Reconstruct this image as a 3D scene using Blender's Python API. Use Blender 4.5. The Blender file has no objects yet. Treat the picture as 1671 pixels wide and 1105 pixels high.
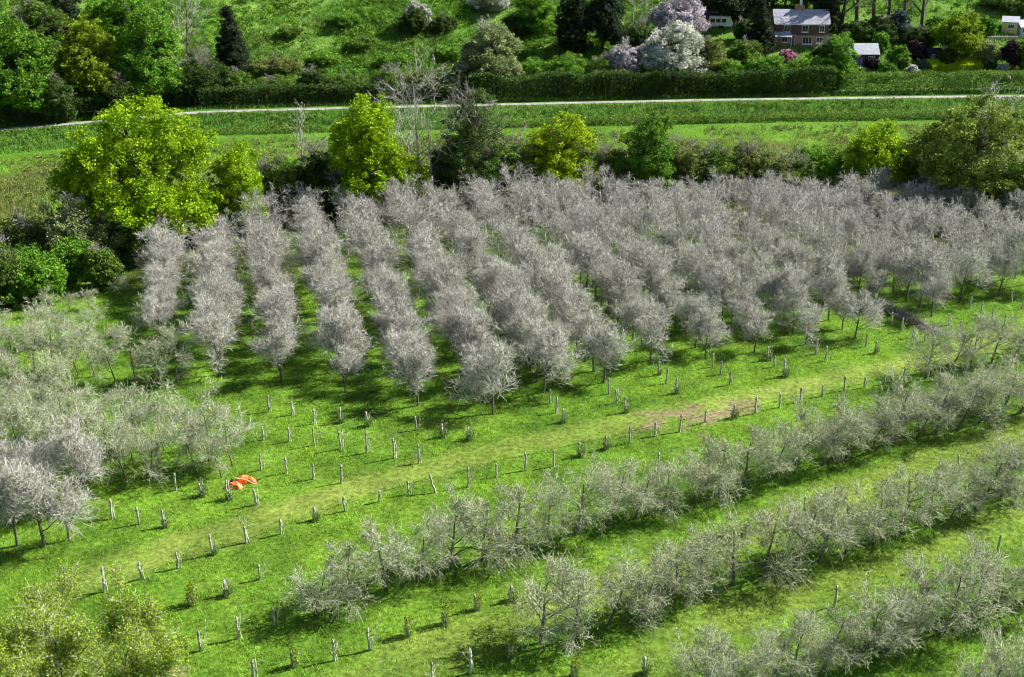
import bpy, math, random
import numpy as np
from mathutils import Vector
rng = np.random.default_rng(7)
random.seed(7)
R = math.radians
# ------------------------------------------------------------------ camera, sky, sun, exposure
S = bpy.context.scene
W, Hh, FPX, PITCH, CAMZ = 1671.0, 1105.0, 1900.0, R(21.9), 40.8
cd = bpy.data.cameras.new('camera'); cam = bpy.data.objects.new('camera', cd)
S.collection.objects.link(cam)
cd.sensor_width = 36; cd.lens = 36 * FPX / W; cd.clip_end = 3000; cd.clip_start = .5
cam.location = (0, 0, CAMZ); cam.rotation_euler = (R(90) - PITCH, 0, 0)
S.camera = cam
SUN_EL, SUN_AZ = R(40), R(20)          # azimuth: degrees beyond the camera's right hand
wd = bpy.data.worlds.new('World'); S.world = wd; wd.use_nodes = True
nt = wd.node_tree; bg = nt.nodes['Background']
sky = nt.nodes.new('ShaderNodeTexSky'); sky.sky_type = 'NISHITA'; sky.sun_disc = False
sky.sun_elevation = SUN_EL; sky.sun_rotation = R(90) - SUN_AZ
nt.links.new(sky.outputs[0], bg.inputs[0]); bg.inputs[1].default_value = 0.05
sd = bpy.data.lights.new('sun', 'SUN'); sun = bpy.data.objects.new('sun', sd)
S.collection.objects.link(sun)
sd.energy = 5; sd.angle = R(.5); sd.color = (1, .955, .88)
dirs = Vector((math.cos(SUN_EL) * math.cos(SUN_AZ), math.cos(SUN_EL) * math.sin(SUN_AZ), math.sin(SUN_EL)))
sun.rotation_euler = dirs.to_track_quat('Z', 'Y').to_euler(); sun.location = (60, 20, 90)
S.view_settings.view_transform = 'Standard'; S.view_settings.look = 'None'
S.view_settings.exposure = 1.18; S.view_settings.gamma = 1
S.cycles.filter_width = 1.05; S.cycles.max_bounces = 5; S.cycles.transparent_max_bounces = 4
C = S.collection

# ------------------------------------------------------------------ noise and terrain
_g = np.random.default_rng(3).random((256, 256))
def vn(x, y, sc=1.0, off=0):
    x = np.asarray(x, float) / sc + 37.3 * off + 1000; y = np.asarray(y, float) / sc + 91.7 * off + 1000
    xi = np.floor(x).astype(int); yi = np.floor(y).astype(int)
    fx = x - xi; fy = y - yi; fx = fx * fx * (3 - 2 * fx); fy = fy * fy * (3 - 2 * fy)
    a = _g[xi % 256, yi % 256]; b = _g[(xi + 1) % 256, yi % 256]
    c = _g[xi % 256, (yi + 1) % 256]; d = _g[(xi + 1) % 256, (yi + 1) % 256]
    return (a * (1 - fx) + b * fx) * (1 - fy) + (c * (1 - fx) + d * fx) * fy
def fbm(x, y, sc, off=0):
    return (vn(x, y, sc, off) + .5 * vn(x, y, sc / 2.1, off + 1) + .25 * vn(x, y, sc / 4.3, off + 2)) / 1.75
cp, sp = math.cos(PITCH), math.sin(PITCH)
def ray(u, v):
    a = (u - W / 2) / FPX; b = -(v - Hh / 2) / FPX
    return np.array([a, cp + b * sp, -sp + b * cp])
def plane_pt(u, v, z=0.0):
    d = ray(u, v); t = (z - CAMZ) / d[2]
    return np.array([d[0] * t, d[1] * t, z])
ROADZ = 1.9
road_px = [(-260, 236), (0, 212), (170, 198), (330, 183), (560, 177), (820, 171), (1200, 163), (1580, 158), (1900, 155)]
rp = np.array([plane_pt(u, v, ROADZ) for u, v in road_px])
RX = np.concatenate([[-700], rp[:, 0], [700]]); RY = np.concatenate([[rp[0, 1] - 60], rp[:, 1], [rp[-1, 1] + 10]])
def yroad(x): return np.interp(x, RX, RY)
def sm(a, b, t):
    t = np.clip((t - a) / (b - a), 0, 1); return t * t * (3 - 2 * t)
def zf(x, y):
    x = np.asarray(x, float); y = np.asarray(y, float)
    d = y - yroad(x)
    z = ROADZ * sm(-10.5, -2.4, d)
    z = z + .34 * np.clip(d - 7, 0, 130) + .12 * np.clip(d - 137, 0, 600)
    z = z + sm(8, 20, d) * (fbm(x, y, 14, 5) - .5) * 2.2
    z = z + (1 - sm(-14, -6, d)) * (fbm(x, y, 9, 2) - .5) * .35
    return z
def gp(u, v):
    d = ray(u, v); lo = 5.0; t = 5.0
    while t < 900:
        if CAMZ + d[2] * t <= float(zf(d[0] * t, d[1] * t)): break
        lo = t; t += 2.0
    hi = t
    for _ in range(18):
        m = (lo + hi) / 2
        if CAMZ + d[2] * m <= float(zf(d[0] * m, d[1] * m)): hi = m
        else: lo = m
    return np.array([d[0] * hi, d[1] * hi, float(zf(d[0] * hi, d[1] * hi))])
def depth(p): return p[1] * cp - (p[2] - CAMZ) * sp
def h_at(p, v):                                   # height above p whose top shows at row v
    b = -(v - Hh / 2) / FPX
    # (y*sp + (z-CAMZ)*cp) = b*(y*cp - (z-CAMZ)*sp)
    z = (b * p[1] * cp - p[1] * sp) / (cp + b * sp)
    return CAMZ + z - p[2]

def centred(u, vb, vt):              # the foot of a tree whose crown's middle stands at column u
    p = gp(u, vb); h = h_at(p, vt); q = p + np.array([0, 0, h * .55]); p[0] *= depth(q) / depth(p); p[2] = zf(p[0], p[1]); return p

# ------------------------------------------------------------------ materials
def mat(name): 
    m = bpy.data.materials.new(name); m.use_nodes = True
    return m, m.node_tree, m.node_tree.nodes['Principled BSDF']
def lin(c): return (c[0], c[1], c[2], 1)
def ramp_mat(name, cols, rough=.9, scale=8, attr=None, bump=0, trans=0.0, objvar=.0, spec=.2):
    m, t, b = mat(name); N = t.nodes; L = t.links
    cr = N.new('ShaderNodeValToRGB'); e = cr.color_ramp.elements
    while len(e) < len(cols): e.new(.5)
    for i, c in enumerate(cols): e[i].position = i / (len(cols) - 1); e[i].color = lin(c)
    tc = N.new('ShaderNodeTexCoord')
    if attr:
        a = N.new('ShaderNodeAttribute'); a.attribute_name = attr; src = a.outputs['Fac']
    else:
        n = N.new('ShaderNodeTexNoise'); n.inputs['Scale'].default_value = scale; n.inputs['Detail'].default_value = 6
        L.new(tc.outputs['Object'], n.inputs['Vector'])
        mp = N.new('ShaderNodeMapRange'); mp.inputs[1].default_value = .3; mp.inputs[2].default_value = .7
        L.new(n.outputs[0], mp.inputs[0]); src = mp.outputs[0]
    L.new(src, cr.inputs[0]); out = cr.outputs[0]
    if objvar:
        oi = N.new('ShaderNodeObjectInfo'); hs = N.new('ShaderNodeHueSaturation')
        mp2 = N.new('ShaderNodeMapRange'); mp2.inputs[3].default_value = 1 - objvar; mp2.inputs[4].default_value = 1 + objvar
        L.new(oi.outputs['Random'], mp2.inputs[0]); L.new(mp2.outputs[0], hs.inputs['Value'])
        L.new(out, hs.inputs['Color']); out = hs.outputs[0]
    L.new(out, b.inputs['Base Color']); b.inputs['Roughness'].default_value = rough
    b.inputs['Specular IOR Level'].default_value = spec
    if bump:
        n2 = N.new('ShaderNodeTexNoise'); n2.inputs['Scale'].default_value = scale * 3; n2.inputs['Detail'].default_value = 8
        L.new(tc.outputs['Object'], n2.inputs['Vector'])
        bp = N.new('ShaderNodeBump'); bp.inputs['Strength'].default_value = 1; bp.inputs['Distance'].default_value = bump
        L.new(n2.outputs[0], bp.inputs['Height']); L.new(bp.outputs[0], b.inputs['Normal'])
    if trans:
        tr = N.new('ShaderNodeBsdfTranslucent'); L.new(out, tr.inputs[0]); mx = N.new('ShaderNodeMixShader')
        mx.inputs[0].default_value = trans; o = N['Material Output']
        L.new(b.outputs[0], mx.inputs[1]); L.new(tr.outputs[0], mx.inputs[2]); L.new(mx.outputs[0], o.inputs[0])
    return m
def leafmat(name, lo, hi): 
    mid = tuple((a + b) / 2 for a, b in zip(lo, hi))
    return ramp_mat(name, [lo, mid, hi], attr='tint', trans=.3, rough=.75, objvar=.1)
LM = {
 'lime':   leafmat('oak_leaf', (.13, .24, .004), (.38, .56, .012)),
 'yellow': leafmat('yellow_leaf', (.14, .24, .003), (.40, .53, .012)),
 'green':  leafmat('green_leaf', (.06, .15, .010), (.22, .44, .035)),
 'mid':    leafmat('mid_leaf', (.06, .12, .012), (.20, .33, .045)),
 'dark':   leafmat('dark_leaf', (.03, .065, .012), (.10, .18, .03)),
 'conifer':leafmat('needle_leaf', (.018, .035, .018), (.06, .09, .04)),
 'olive':  leafmat('olive_leaf', (.09, .13, .025), (.27, .33, .08)),
 'willow': leafmat('willow_leaf', (.14, .19, .06), (.38, .45, .19)),
 'white':  leafmat('white_blossom', (.20, .24, .14), (.80, .80, .74)),
 'lilac':  leafmat('lilac_blossom', (.20, .18, .20), (.80, .74, .80)),
 'pink':   leafmat('pink_blossom', (.30, .10, .16), (.75, .38, .52)),
 'purple': leafmat('purple_leaf', (.025, .012, .02), (.10, .05, .08)),
 'blue':   leafmat('blue_leaf', (.05, .08, .08), (.16, .21, .22)),
 'hedge':  leafmat('clipped_leaf', (.30, .42, .006), (.60, .76, .02)),
}
M_bark = ramp_mat('bark', [(.05, .04, .03), (.16, .14, .11)], scale=6, bump=.02)
M_pale = ramp_mat('pale_bark', [(.24, .23, .20), (.48, .46, .41)], scale=5, bump=.01)
M_apple_bark = ramp_mat('apple_bark', [(.06, .055, .045), (.22, .21, .18)], scale=9, bump=.02, objvar=.15)
M_twig = ramp_mat('grey_twig', [(.075, .068, .05), (.36, .35, .31), (.95, .94, .88)], attr='tint', rough=.8, objvar=.10)
M_lichen = ramp_mat('lichen_twig', [(.10, .10, .055), (.36, .385, .26), (.86, .91, .72)], attr='tint', rough=.8, objvar=.12)
M_bud = ramp_mat('bud_leaf', [(.14, .19, .05), (.42, .48, .20)], attr='tint', rough=.8, trans=.3)
M_dead = ramp_mat('dead_twig', [(.10, .085, .07), (.45, .41, .38)], attr='tint', rough=.9)
M_stake = ramp_mat('weathered_wood', [(.20, .19, .16), (.42, .41, .36), (.58, .57, .52)], scale=7, bump=.01, objvar=.2)
M_blade = None

# ------------------------------------------------------------------ mesh building
def mesh_np(name, V, faces, mats, mi=None, tint=None, smooth=False, colors=None):
    """faces: list of (n,k) int arrays; mi: matching list of material index arrays/ints; tint per vertex"""
    me = bpy.data.meshes.new(name)
    V = np.asarray(V, np.float32)
    loops = np.concatenate([f.ravel() for f in faces]).astype(np.int32)
    tot = np.concatenate([np.full(len(f), f.shape[1]) for f in faces]).astype(np.int32)
    st = np.concatenate([[0], np.cumsum(tot)[:-1]]).astype(np.int32)
    me.vertices.add(len(V)); me.vertices.foreach_set('co', V.ravel())
    me.loops.add(len(loops)); me.loops.foreach_set('vertex_index', loops)
    me.polygons.add(len(tot)); me.polygons.foreach_set('loop_start', st); me.polygons.foreach_set('loop_total', tot)
    for m in mats: me.materials.append(m)
    if mi is not None:
        me.polygons.foreach_set('material_index', np.concatenate([np.full(len(f), m) if np.isscalar(m) else m for f, m in zip(faces, mi)]).astype(np.int32))
    me.update(calc_edges=True); me.validate()
    if tint is not None:
        a = me.attributes.new('tint', 'FLOAT', 'POINT'); a.data.foreach_set('value', np.asarray(tint, np.float32))
    if colors is not None:
        a = me.color_attributes.new('col', 'FLOAT_COLOR', 'POINT'); a.data.foreach_set('color', np.asarray(colors, np.float32).ravel())
    if smooth: me.polygons.foreach_set('use_smooth', np.ones(len(tot), bool))
    return me
def link(name, me, parent=None, loc=None, rz=0, sc=None):
    o = bpy.data.objects.new(name, me); C.objects.link(o)
    if parent: o.parent = parent
    if loc is not None: o.location = [float(a) for a in loc]
    o.rotation_euler = (0, 0, rz)
    if sc is not None: o.scale = sc if not np.isscalar(sc) else (sc, sc, sc)
    return o
def tag(o, label=None, cat=None, group=None, kind=None):
    if label: o['label'] = label
    if cat: o['category'] = cat
    if group: o['group'] = group
    if kind: o['kind'] = kind
    return o
def seg_mesh(P0, P1, r0, r1, k=3):
    """tapered prisms -> V, F(quads)"""
    P0 = np.asarray(P0, float); P1 = np.asarray(P1, float); r0 = np.asarray(r0, float); r1 = np.asarray(r1, float)
    n = len(P0); d = P1 - P0; d /= np.linalg.norm(d, axis=1, keepdims=True) + 1e-9
    ref = np.where(np.abs(d[:, 2:3]) > .9, [[1., 0, 0]], [[0, 0, 1.]])
    a = np.cross(d, ref); a /= np.linalg.norm(a, axis=1, keepdims=True); b = np.cross(d, a)
    V = np.zeros((n, 2, k, 3))
    for j in range(k):
        c, s = math.cos(2 * math.pi * j / k), math.sin(2 * math.pi * j / k)
        o = a * c + b * s
        V[:, 0, j] = P0 + o * r0[:, None]; V[:, 1, j] = P1 + o * r1[:, None]
    base = (np.arange(n) * 2 * k)[:, None]
    F = [np.concatenate([base + j, base + (j + 1) % k, base + k + (j + 1) % k, base + k + j], axis=1) for j in range(k)]
    return V.reshape(-1, 3), np.concatenate(F)
def unit(v): return v / (np.linalg.norm(v) + 1e-9)
class Tree:
    def __init__(s, seed): s.r = np.random.default_rng(seed); s.seg = {}
    def add(s, lv, p, q, a, b): s.seg.setdefault(lv, []).append((p, q, a, b))
    def grow(s, p, d, L, r, lv, cfg):
        c = cfg[lv]; n = c['n']; pts = [p]; dirs_ = []; rad = []
        for i in range(n):
            d = unit(d + s.r.normal(0, c['wob'], 3) + np.array([0, 0, c['up']]))
            q = pts[-1] + d * L / n; a = r * (1 - i / n * c['tap']); b = r * (1 - (i + 1) / n * c['tap'])
            s.add(lv, pts[-1], q, a, b); pts.append(q); dirs_.append(d); rad.append(b)
        if lv + 1 < len(cfg):
            m = c['kids']; 
            for j in range(m):
                t = c['from'] + (1 - c['from']) * (j + s.r.random() * .8) / m; f = min(t, .999) * n; i = int(f)
                pp = pts[i] + (pts[i + 1] - pts[i]) * (f - i); dd = dirs_[i]
                ax = unit(np.cross(dd, s.r.normal(size=3))); an = c['ang'] * (.7 + .6 * s.r.random())
                nd = unit(dd * math.cos(an) + ax * math.sin(an))
                s.grow(pp, nd, L * c['lr'] * (1.15 - c['lt'] * t) * (.7 + .6 * s.r.random()), rad[i] * c['rr'], lv + 1, cfg)
    def arr(s, lvs):
        L = [x for l in lvs for x in s.seg.get(l, [])]
        return (np.array([x[0] for x in L]), np.array([x[1] for x in L]), np.array([x[2] for x in L]), np.array([x[3] for x in L]))
def leaves_np(C0, size, r, up=.3, asp=.6):
    n = len(C0); nrm = r.normal(size=(n, 3)); nrm[:, 2] = np.abs(nrm[:, 2]) + up; nrm /= np.linalg.norm(nrm, axis=1, keepdims=True)
    a = np.cross(nrm, r.normal(size=(n, 3))); a /= np.linalg.norm(a, axis=1, keepdims=True); b = np.cross(nrm, a)
    s = (size * (.6 + .8 * r.random(n)))[:, None]
    V = np.stack([C0 - a * s, C0 + b * s * asp, C0 + a * s, C0 - b * s * asp], 1).reshape(-1, 3)
    F = (np.arange(n) * 4)[:, None] + np.arange(4)[None]
    return V, F
def bare_meshes(seed, cfg, h, r0, lean=(0, 0), minr=.007, nbud=0, bark=M_apple_bark, twig=M_twig, trunk_lv=(0, 1), budsize=.035, k=3):
    t = Tree(seed)
    t.grow(np.zeros(3) - [0, 0, .15], unit(np.array([lean[0], lean[1], 1.])), h, r0, 0, cfg)
    A = t.arr(trunk_lv); V, F = seg_mesh(A[0], A[1], A[2], np.maximum(A[3], .01), 6)
    trunk = mesh_np('trunk', V, [F], [bark], smooth=True)
    B = t.arr([l for l in range(len(cfg)) if l not in trunk_lv])
    V, F = seg_mesh(B[0], B[1], np.maximum(B[2], minr), np.maximum(B[3], minr * .55), k)
    nseg = len(B[0]); tn = np.repeat(t.r.random(nseg), 2 * k)
    fs = [F]; ms = [0]
    if nbud:
        tw = t.arr([len(cfg) - 1]); ix = t.r.integers(0, len(tw[0]), nbud); f = t.r.random((nbud, 1))
        c0 = tw[0][ix] * (1 - f) + tw[1][ix] * f + t.r.normal(0, .02, (nbud, 3))
        LV, LF = leaves_np(c0, budsize, t.r); LF = LF + len(V); V = np.concatenate([V, LV])
        tn = np.concatenate([tn, np.repeat(t.r.random(nbud), 4)]); fs.append(LF); ms.append(1)
    crown = mesh_np('crown', V, fs, [twig, M_bud], ms, tn)
    return trunk, crown

# ------------------------------------------------------------------ ground, track, road
trk = {
 'main': ([(60, 985), (150, 945), (250, 905), (400, 862), (520, 815), (700, 765), (850, 727), (1000, 695), (1100, 672), (1250, 645), (1400, 612), (1500, 590), (1600, 560), (1700, 538)], 1.75),
 'second': ([(560, 1130), (700, 1060), (900, 990), (1100, 925), (1250, 868), (1400, 800), (1550, 748), (1720, 690)], 2.2),
 'third': ([(1000, 1120), (1150, 1015), (1300, 972), (1450, 925), (1600, 868), (1720, 830)], 2.0),
}
trk_w = {k: (np.array([gp(*p)[:2] for p in pts]), w) for k, (pts, w) in trk.items()}
def dist_poly(x, y, P):
    best = np.full(np.shape(x), 1e9)
    for a, b in zip(P[:-1], P[1:]):
        d = b - a; t = np.clip(((x - a[0]) * d[0] + (y - a[1]) * d[1]) / (d @ d), 0, 1)
        best = np.minimum(best, np.hypot(x - a[0] - t * d[0], y - a[1] - t * d[1]))
    return best
dirt_spots = [(gp(1140, 683)[:2], 3.4, .9), (gp(1080, 690)[:2], 2.0, .8), (gp(1215, 665)[:2], 2.2, .6), (gp(190, 928)[:2], .8, .8),
              (gp(285, 1100)[:2], .9, 1.0)]
GREEN = np.array([.220, .405, .038]); GREEN2 = np.array([.090, .205, .018]); YELL = np.array([.33, .41, .085]); DIRT = np.array([.36, .28, .17])
def ground_cols(x, y):
    d = y - yroad(x)
    n = fbm(x, y, 5, 11); n2 = fbm(x, y, 1.3, 15)
    c = GREEN2[None] + (GREEN - GREEN2)[None] * np.clip((n * .6 + n2 * .7 - .3) * 1.7, 0, 1)[:, None]
    w = np.zeros(len(x))
    for k, (P, wd_) in trk_w.items():
        q = dist_poly(x, y, P) / wd_
        w = np.maximum(w, (1 - sm(.35, 1.35, q + (n2 - .5) * 1.0)) * {'main': .85, 'second': .62, 'third': .5}[k])
    c = c + (YELL - c) * (w * (.35 + .75 * n))[:, None]
    dm = np.zeros(len(x))
    for p, r_, s_ in dirt_spots:
        q = np.hypot(x - p[0], (y - p[1]) * 1.3) / r_
        dm = np.maximum(dm, (1 - sm(.3, 1.1, q + (n2 - .5) * 2.2)) * s_)
    dm = np.clip(dm, 0, 1)
    c = c + (DIRT - c) * dm[:, None]
    # meadow towards the road: rank rushes, browner in patches, a mown lush strip near the road bank
    me = sm(-95, -80, d) * (1 - sm(-25, -19, d + (n - .5) * 16))
    br = np.clip((fbm(x, y, 7, 21) - .36) * 4, 0, 1) * me
    c = c + (np.array([.14, .16, .045]) - c) * (br * .75)[:, None]
    lush = sm(-25, -19, d + (n - .5) * 16) * (1 - sm(-12, -10, d))
    c = c + (np.array([.125, .30, .018]) - c) * (lush * (.35 + .5 * n2))[:, None]
    bank = sm(-11, -10, d)
    c = c + (np.array([.10, .22, .03]) - c) * (bank * .7)[:, None]
    c = c * (.72 + .56 * fbm(x, y, 2.2, 61))[:, None]
    hill = sm(9, 14, d)
    hc = np.array([.14, .31, .035])[None] + (np.array([.30, .50, .10]) - np.array([.14, .31, .035]))[None] * np.clip((fbm(x, y, 6, 31) - .3) * 2.2, 0, 1)[:, None]
    c = c + (hc - c) * hill[:, None]
    return np.clip(c, 0, 1), np.clip(w * .6 + dm, 0, 1), d
def ground_material(name='grass_ground', bump=.12):
    m, t, b = mat(name); N = t.nodes; L = t.links
    a = N.new('ShaderNodeAttribute'); a.attribute_name = 'col'
    tc = N.new('ShaderNodeTexCoord')
    n = N.new('ShaderNodeTexNoise'); n.inputs['Scale'].default_value = 2.6; n.inputs['Detail'].default_value = 9; n.inputs['Roughness'].default_value = .7
    L.new(tc.outputs['Object'], n.inputs['Vector'])
    mp = N.new('ShaderNodeMapRange'); mp.inputs[1].default_value = .3; mp.inputs[2].default_value = .7; mp.inputs[3].default_value = .18; mp.inputs[4].default_value = .95
    L.new(n.outputs[0], mp.inputs[0])
    hs = N.new('ShaderNodeHueSaturation'); L.new(a.outputs['Color'], hs.inputs['Color']); L.new(mp.outputs[0], hs.inputs['Value'])
    L.new(hs.outputs[0], b.inputs['Base Color']); b.inputs['Roughness'].default_value = .95; b.inputs['Specular IOR Level'].default_value = .1
    bp = N.new('ShaderNodeBump'); bp.inputs['Distance'].default_value = bump; L.new(n.outputs[0], bp.inputs['Height']); L.new(bp.outputs[0], b.inputs['Normal'])
    return m
M_ground = ground_material()
xs = np.concatenate([np.arange(-1500, -200, 100), np.arange(-200, -80, 3), np.arange(-80, 80, .6), np.arange(80, 200, 3), np.arange(200, 1501, 100)])
ys = np.concatenate([np.arange(-300, 0, 50), np.arange(0, 40, 4), np.arange(40, 160, .6), np.arange(160, 340, 1.3), np.arange(340, 500, 10), np.arange(500, 1500, 100)])
X, Y = np.meshgrid(xs, ys); x, y = X.ravel(), Y.ravel(); z = zf(x, y)
cols, _, _ = ground_cols(x, y)
nx, ny = len(xs), len(ys); i = np.arange((ny - 1) * (nx - 1)); q = (i // (nx - 1)) * nx + i % (nx - 1)
F = np.stack([q, q + 1, q + nx + 1, q + nx], 1)
g = link('ground', mesh_np('ground', np.stack([x, y, z], 1), [F], [M_ground], smooth=True, colors=np.concatenate([cols, np.ones((len(x), 1))], 1)))
tag(g, kind='structure')
def strip(name, P, half, lift, m, colored=False, seg=.8, across=6):
    P = np.asarray(P, float); L = np.concatenate([[0], np.cumsum(np.hypot(*np.diff(P, axis=0).T))]); s = np.arange(0, L[-1], seg)
    px = np.interp(s, L, P[:, 0]); py = np.interp(s, L, P[:, 1]); tx = np.gradient(px); ty = np.gradient(py); ln = np.hypot(tx, ty); nxx, nyy = -ty / ln, tx / ln
    o = np.linspace(-1, 1, across + 1); hw = half * (1 + .22 * (vn(s, s * 0, 3, 77) - .5))
    VX = px[:, None] + nxx[:, None] * o * hw[:, None]; VY = py[:, None] + nyy[:, None] * o * hw[:, None]
    v = np.stack([VX.ravel(), VY.ravel(), zf(VX.ravel(), VY.ravel()) + lift], 1)
    w = across + 1; i = np.arange((len(s) - 1) * across); q = (i // across) * w + i % across
    F = np.stack([q, q + 1, q + w + 1, q + w], 1); cc = None
    if colored: c, _, _ = ground_cols(v[:, 0], v[:, 1]); cc = np.concatenate([c, np.ones((len(v), 1))], 1)
    return link(name, mesh_np(name, v, [F], [m], smooth=True, colors=cc))
M_track = ground_material('worn_track', .04)
tag(strip('track', trk_w['main'][0], 1.5, .03, M_track, True, .3, 10), kind='structure')
M_road = ramp_mat('lane_tarmac', [(.17, .17, .15), (.38, .37, .34)], scale=.5)
lane_x = np.arange(-220, 260, 4.0)
tag(strip('road', np.stack([lane_x, yroad(lane_x)], 1), .95, .05, M_road, seg=1.5), kind='structure')

# ------------------------------------------------------------------ grass (uncountable stuff)
def blade_mat(name):
    m, t, b = mat(name); N = t.nodes; L = t.links
    a = N.new('ShaderNodeAttribute'); a.attribute_name = 'col'
    L.new(a.outputs['Color'], b.inputs['Base Color']); b.inputs['Roughness'].default_value = .8; b.inputs['Specular IOR Level'].default_value = .15
    tr = N.new('ShaderNodeBsdfTranslucent'); L.new(a.outputs['Color'], tr.inputs[0]); mx = N.new('ShaderNodeMixShader'); mx.inputs[0].default_value = .3
    L.new(b.outputs[0], mx.inputs[1]); L.new(tr.outputs[0], mx.inputs[2]); L.new(mx.outputs[0], N['Material Output'].inputs[0])
    return m
M_blade = blade_mat('grass_blade')
def in_view(x, y, m=3):
    z = zf(x, y); dp = y * cp - (z - CAMZ) * sp
    u = FPX * x / dp; v = FPX * -(y * sp + (z - CAMZ) * cp) / dp
    return (np.abs(u) < W / 2 + 60) & (v > -Hh / 2 - 120) & (v < Hh / 2 + 120) & (dp > 3)
def blades(name, x, y, hgt, wid, bend, colr, label, keep=None):
    ok = in_view(x, y); x, y = x[ok], y[ok]; hgt = hgt[ok]; wid = wid[ok]
    n = len(x); z = zf(x, y); a = rng.random(n) * 6.283; t = rng.random(n) * 6.283
    dx, dy = np.cos(a) * wid, np.sin(a) * wid
    b = bend * hgt * rng.random(n)
    V = np.stack([np.stack([x - dx, y - dy, z - .02], 1), np.stack([x + dx, y + dy, z - .02], 1), np.stack([x + np.cos(t) * b, y + np.sin(t) * b, z + hgt], 1)], 1).reshape(-1, 3)
    F = (np.arange(n) * 3)[:, None] + np.arange(3)[None]
    c = colr(x, y, n); c = np.repeat(np.concatenate([np.clip(c, 0, 1), np.ones((n, 1))], 1), 3, 0)
    o = link(name, mesh_np(name, V, [F], [M_blade], colors=c)); tag(o, label, 'grass', kind='stuff'); return o
def gcol(x, y, n):
    c, w, d = ground_cols(x, y); v = .45 + 1.15 * rng.random(n); v = v * (.62 + .85 * fbm(x, y, .8, 41)); c = c * v[:, None] * 1.12
    c[:, 0] *= .8 + .6 * rng.random(n); return c
def scatter(x0, x1, y0, y1, dens):
    n = int((x1 - x0) * (y1 - y0) * dens); return x0 + (x1 - x0) * rng.random(n), y0 + (y1 - y0) * rng.random(n)
xx, yy = scatter(-75, 80, 44, 150, 62)
_, w_, d_ = ground_cols(xx, yy); tuf = fbm(xx, yy, .9, 41)
kp = (rng.random(len(xx)) > w_ * .75) & (tuf > .32 + .25 * rng.random(len(xx)) - .18); xx, yy, w_, tuf = xx[kp], yy[kp], w_[kp], tuf[kp]
blades('orchard_grass', xx, yy, (.06 + .24 * rng.random(len(xx))) * (1 - .6 * w_) * (.25 + 2.6 * np.clip(tuf - .25, 0, 1)), np.full(len(xx), .022), .9, gcol, 'lush bright green grass covering the orchard floor between the tree rows')
xx, yy = scatter(-130, 140, 140, 228, 12); d_ = yy - yroad(xx); kp = (d_ < -10); xx, yy = xx[kp], yy[kp]
ru = np.clip((fbm(xx, yy, 5, 21) - .35) * 3, 0, 1) * (yy - yroad(xx) < -20)
kp = rng.random(len(xx)) < .25 + .75 * ru; xx, yy, ru = xx[kp], yy[kp], ru[kp]
def mcol(x, y, n):
    c = gcol(x, y, n); k = (rng.random(n) < .35) & (y - yroad(x) < -20); c[k] = np.array([.27, .24, .12]) * (.5 + .9 * rng.random((k.sum(), 1))); return c
blades('meadow_grass', xx, yy, (.12 + .25 * rng.random(len(xx))) * (1 + 1.6 * ru), np.full(len(xx), .05), 1.0, mcol, 'rank tussocky grass and rushes in the meadow below the lane')
xx, yy = scatter(-190, 200, 170, 245, 16); d_ = yy - yroad(xx)
kp = ((d_ > -11) & (d_ < -2.2)) | ((d_ > 2.2) & (d_ < 4.5)); xx, yy = xx[kp], yy[kp]
blades('verge_grass', xx, yy, .25 + .5 * rng.random(len(xx)), np.full(len(xx), .07), .8, lambda x, y, n: np.array([.11, .24, .035]) * (.4 + 1.3 * rng.random((n, 1))) * (.5 + fbm(x, y, 4, 97))[:, None] , 'long grass and nettles on the banks beside the pale lane')
xx, yy = scatter(-150, 170, 200, 330, 22); d_ = yy - yroad(xx); sc = fbm(xx, yy, 8, 51)
kp = (d_ > 8) & (d_ < 110) & (rng.random(len(xx)) < .3 + 1.1 * (sc > .5)); xx, yy, sc = xx[kp], yy[kp], sc[kp]
def hcol(x, y, n):
    c = gcol(x, y, n); k = fbm(x, y, 8, 51) > .56; c[k] *= np.array([.7, .75, .9]); return c
blades('hillside_grass', xx, yy, (.18 + .32 * rng.random(len(xx))) * (1 + .9 * (sc > .55)), np.full(len(xx), .07), .9, hcol, 'rough green grass and bramble covering the hillside above the hedge')

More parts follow.
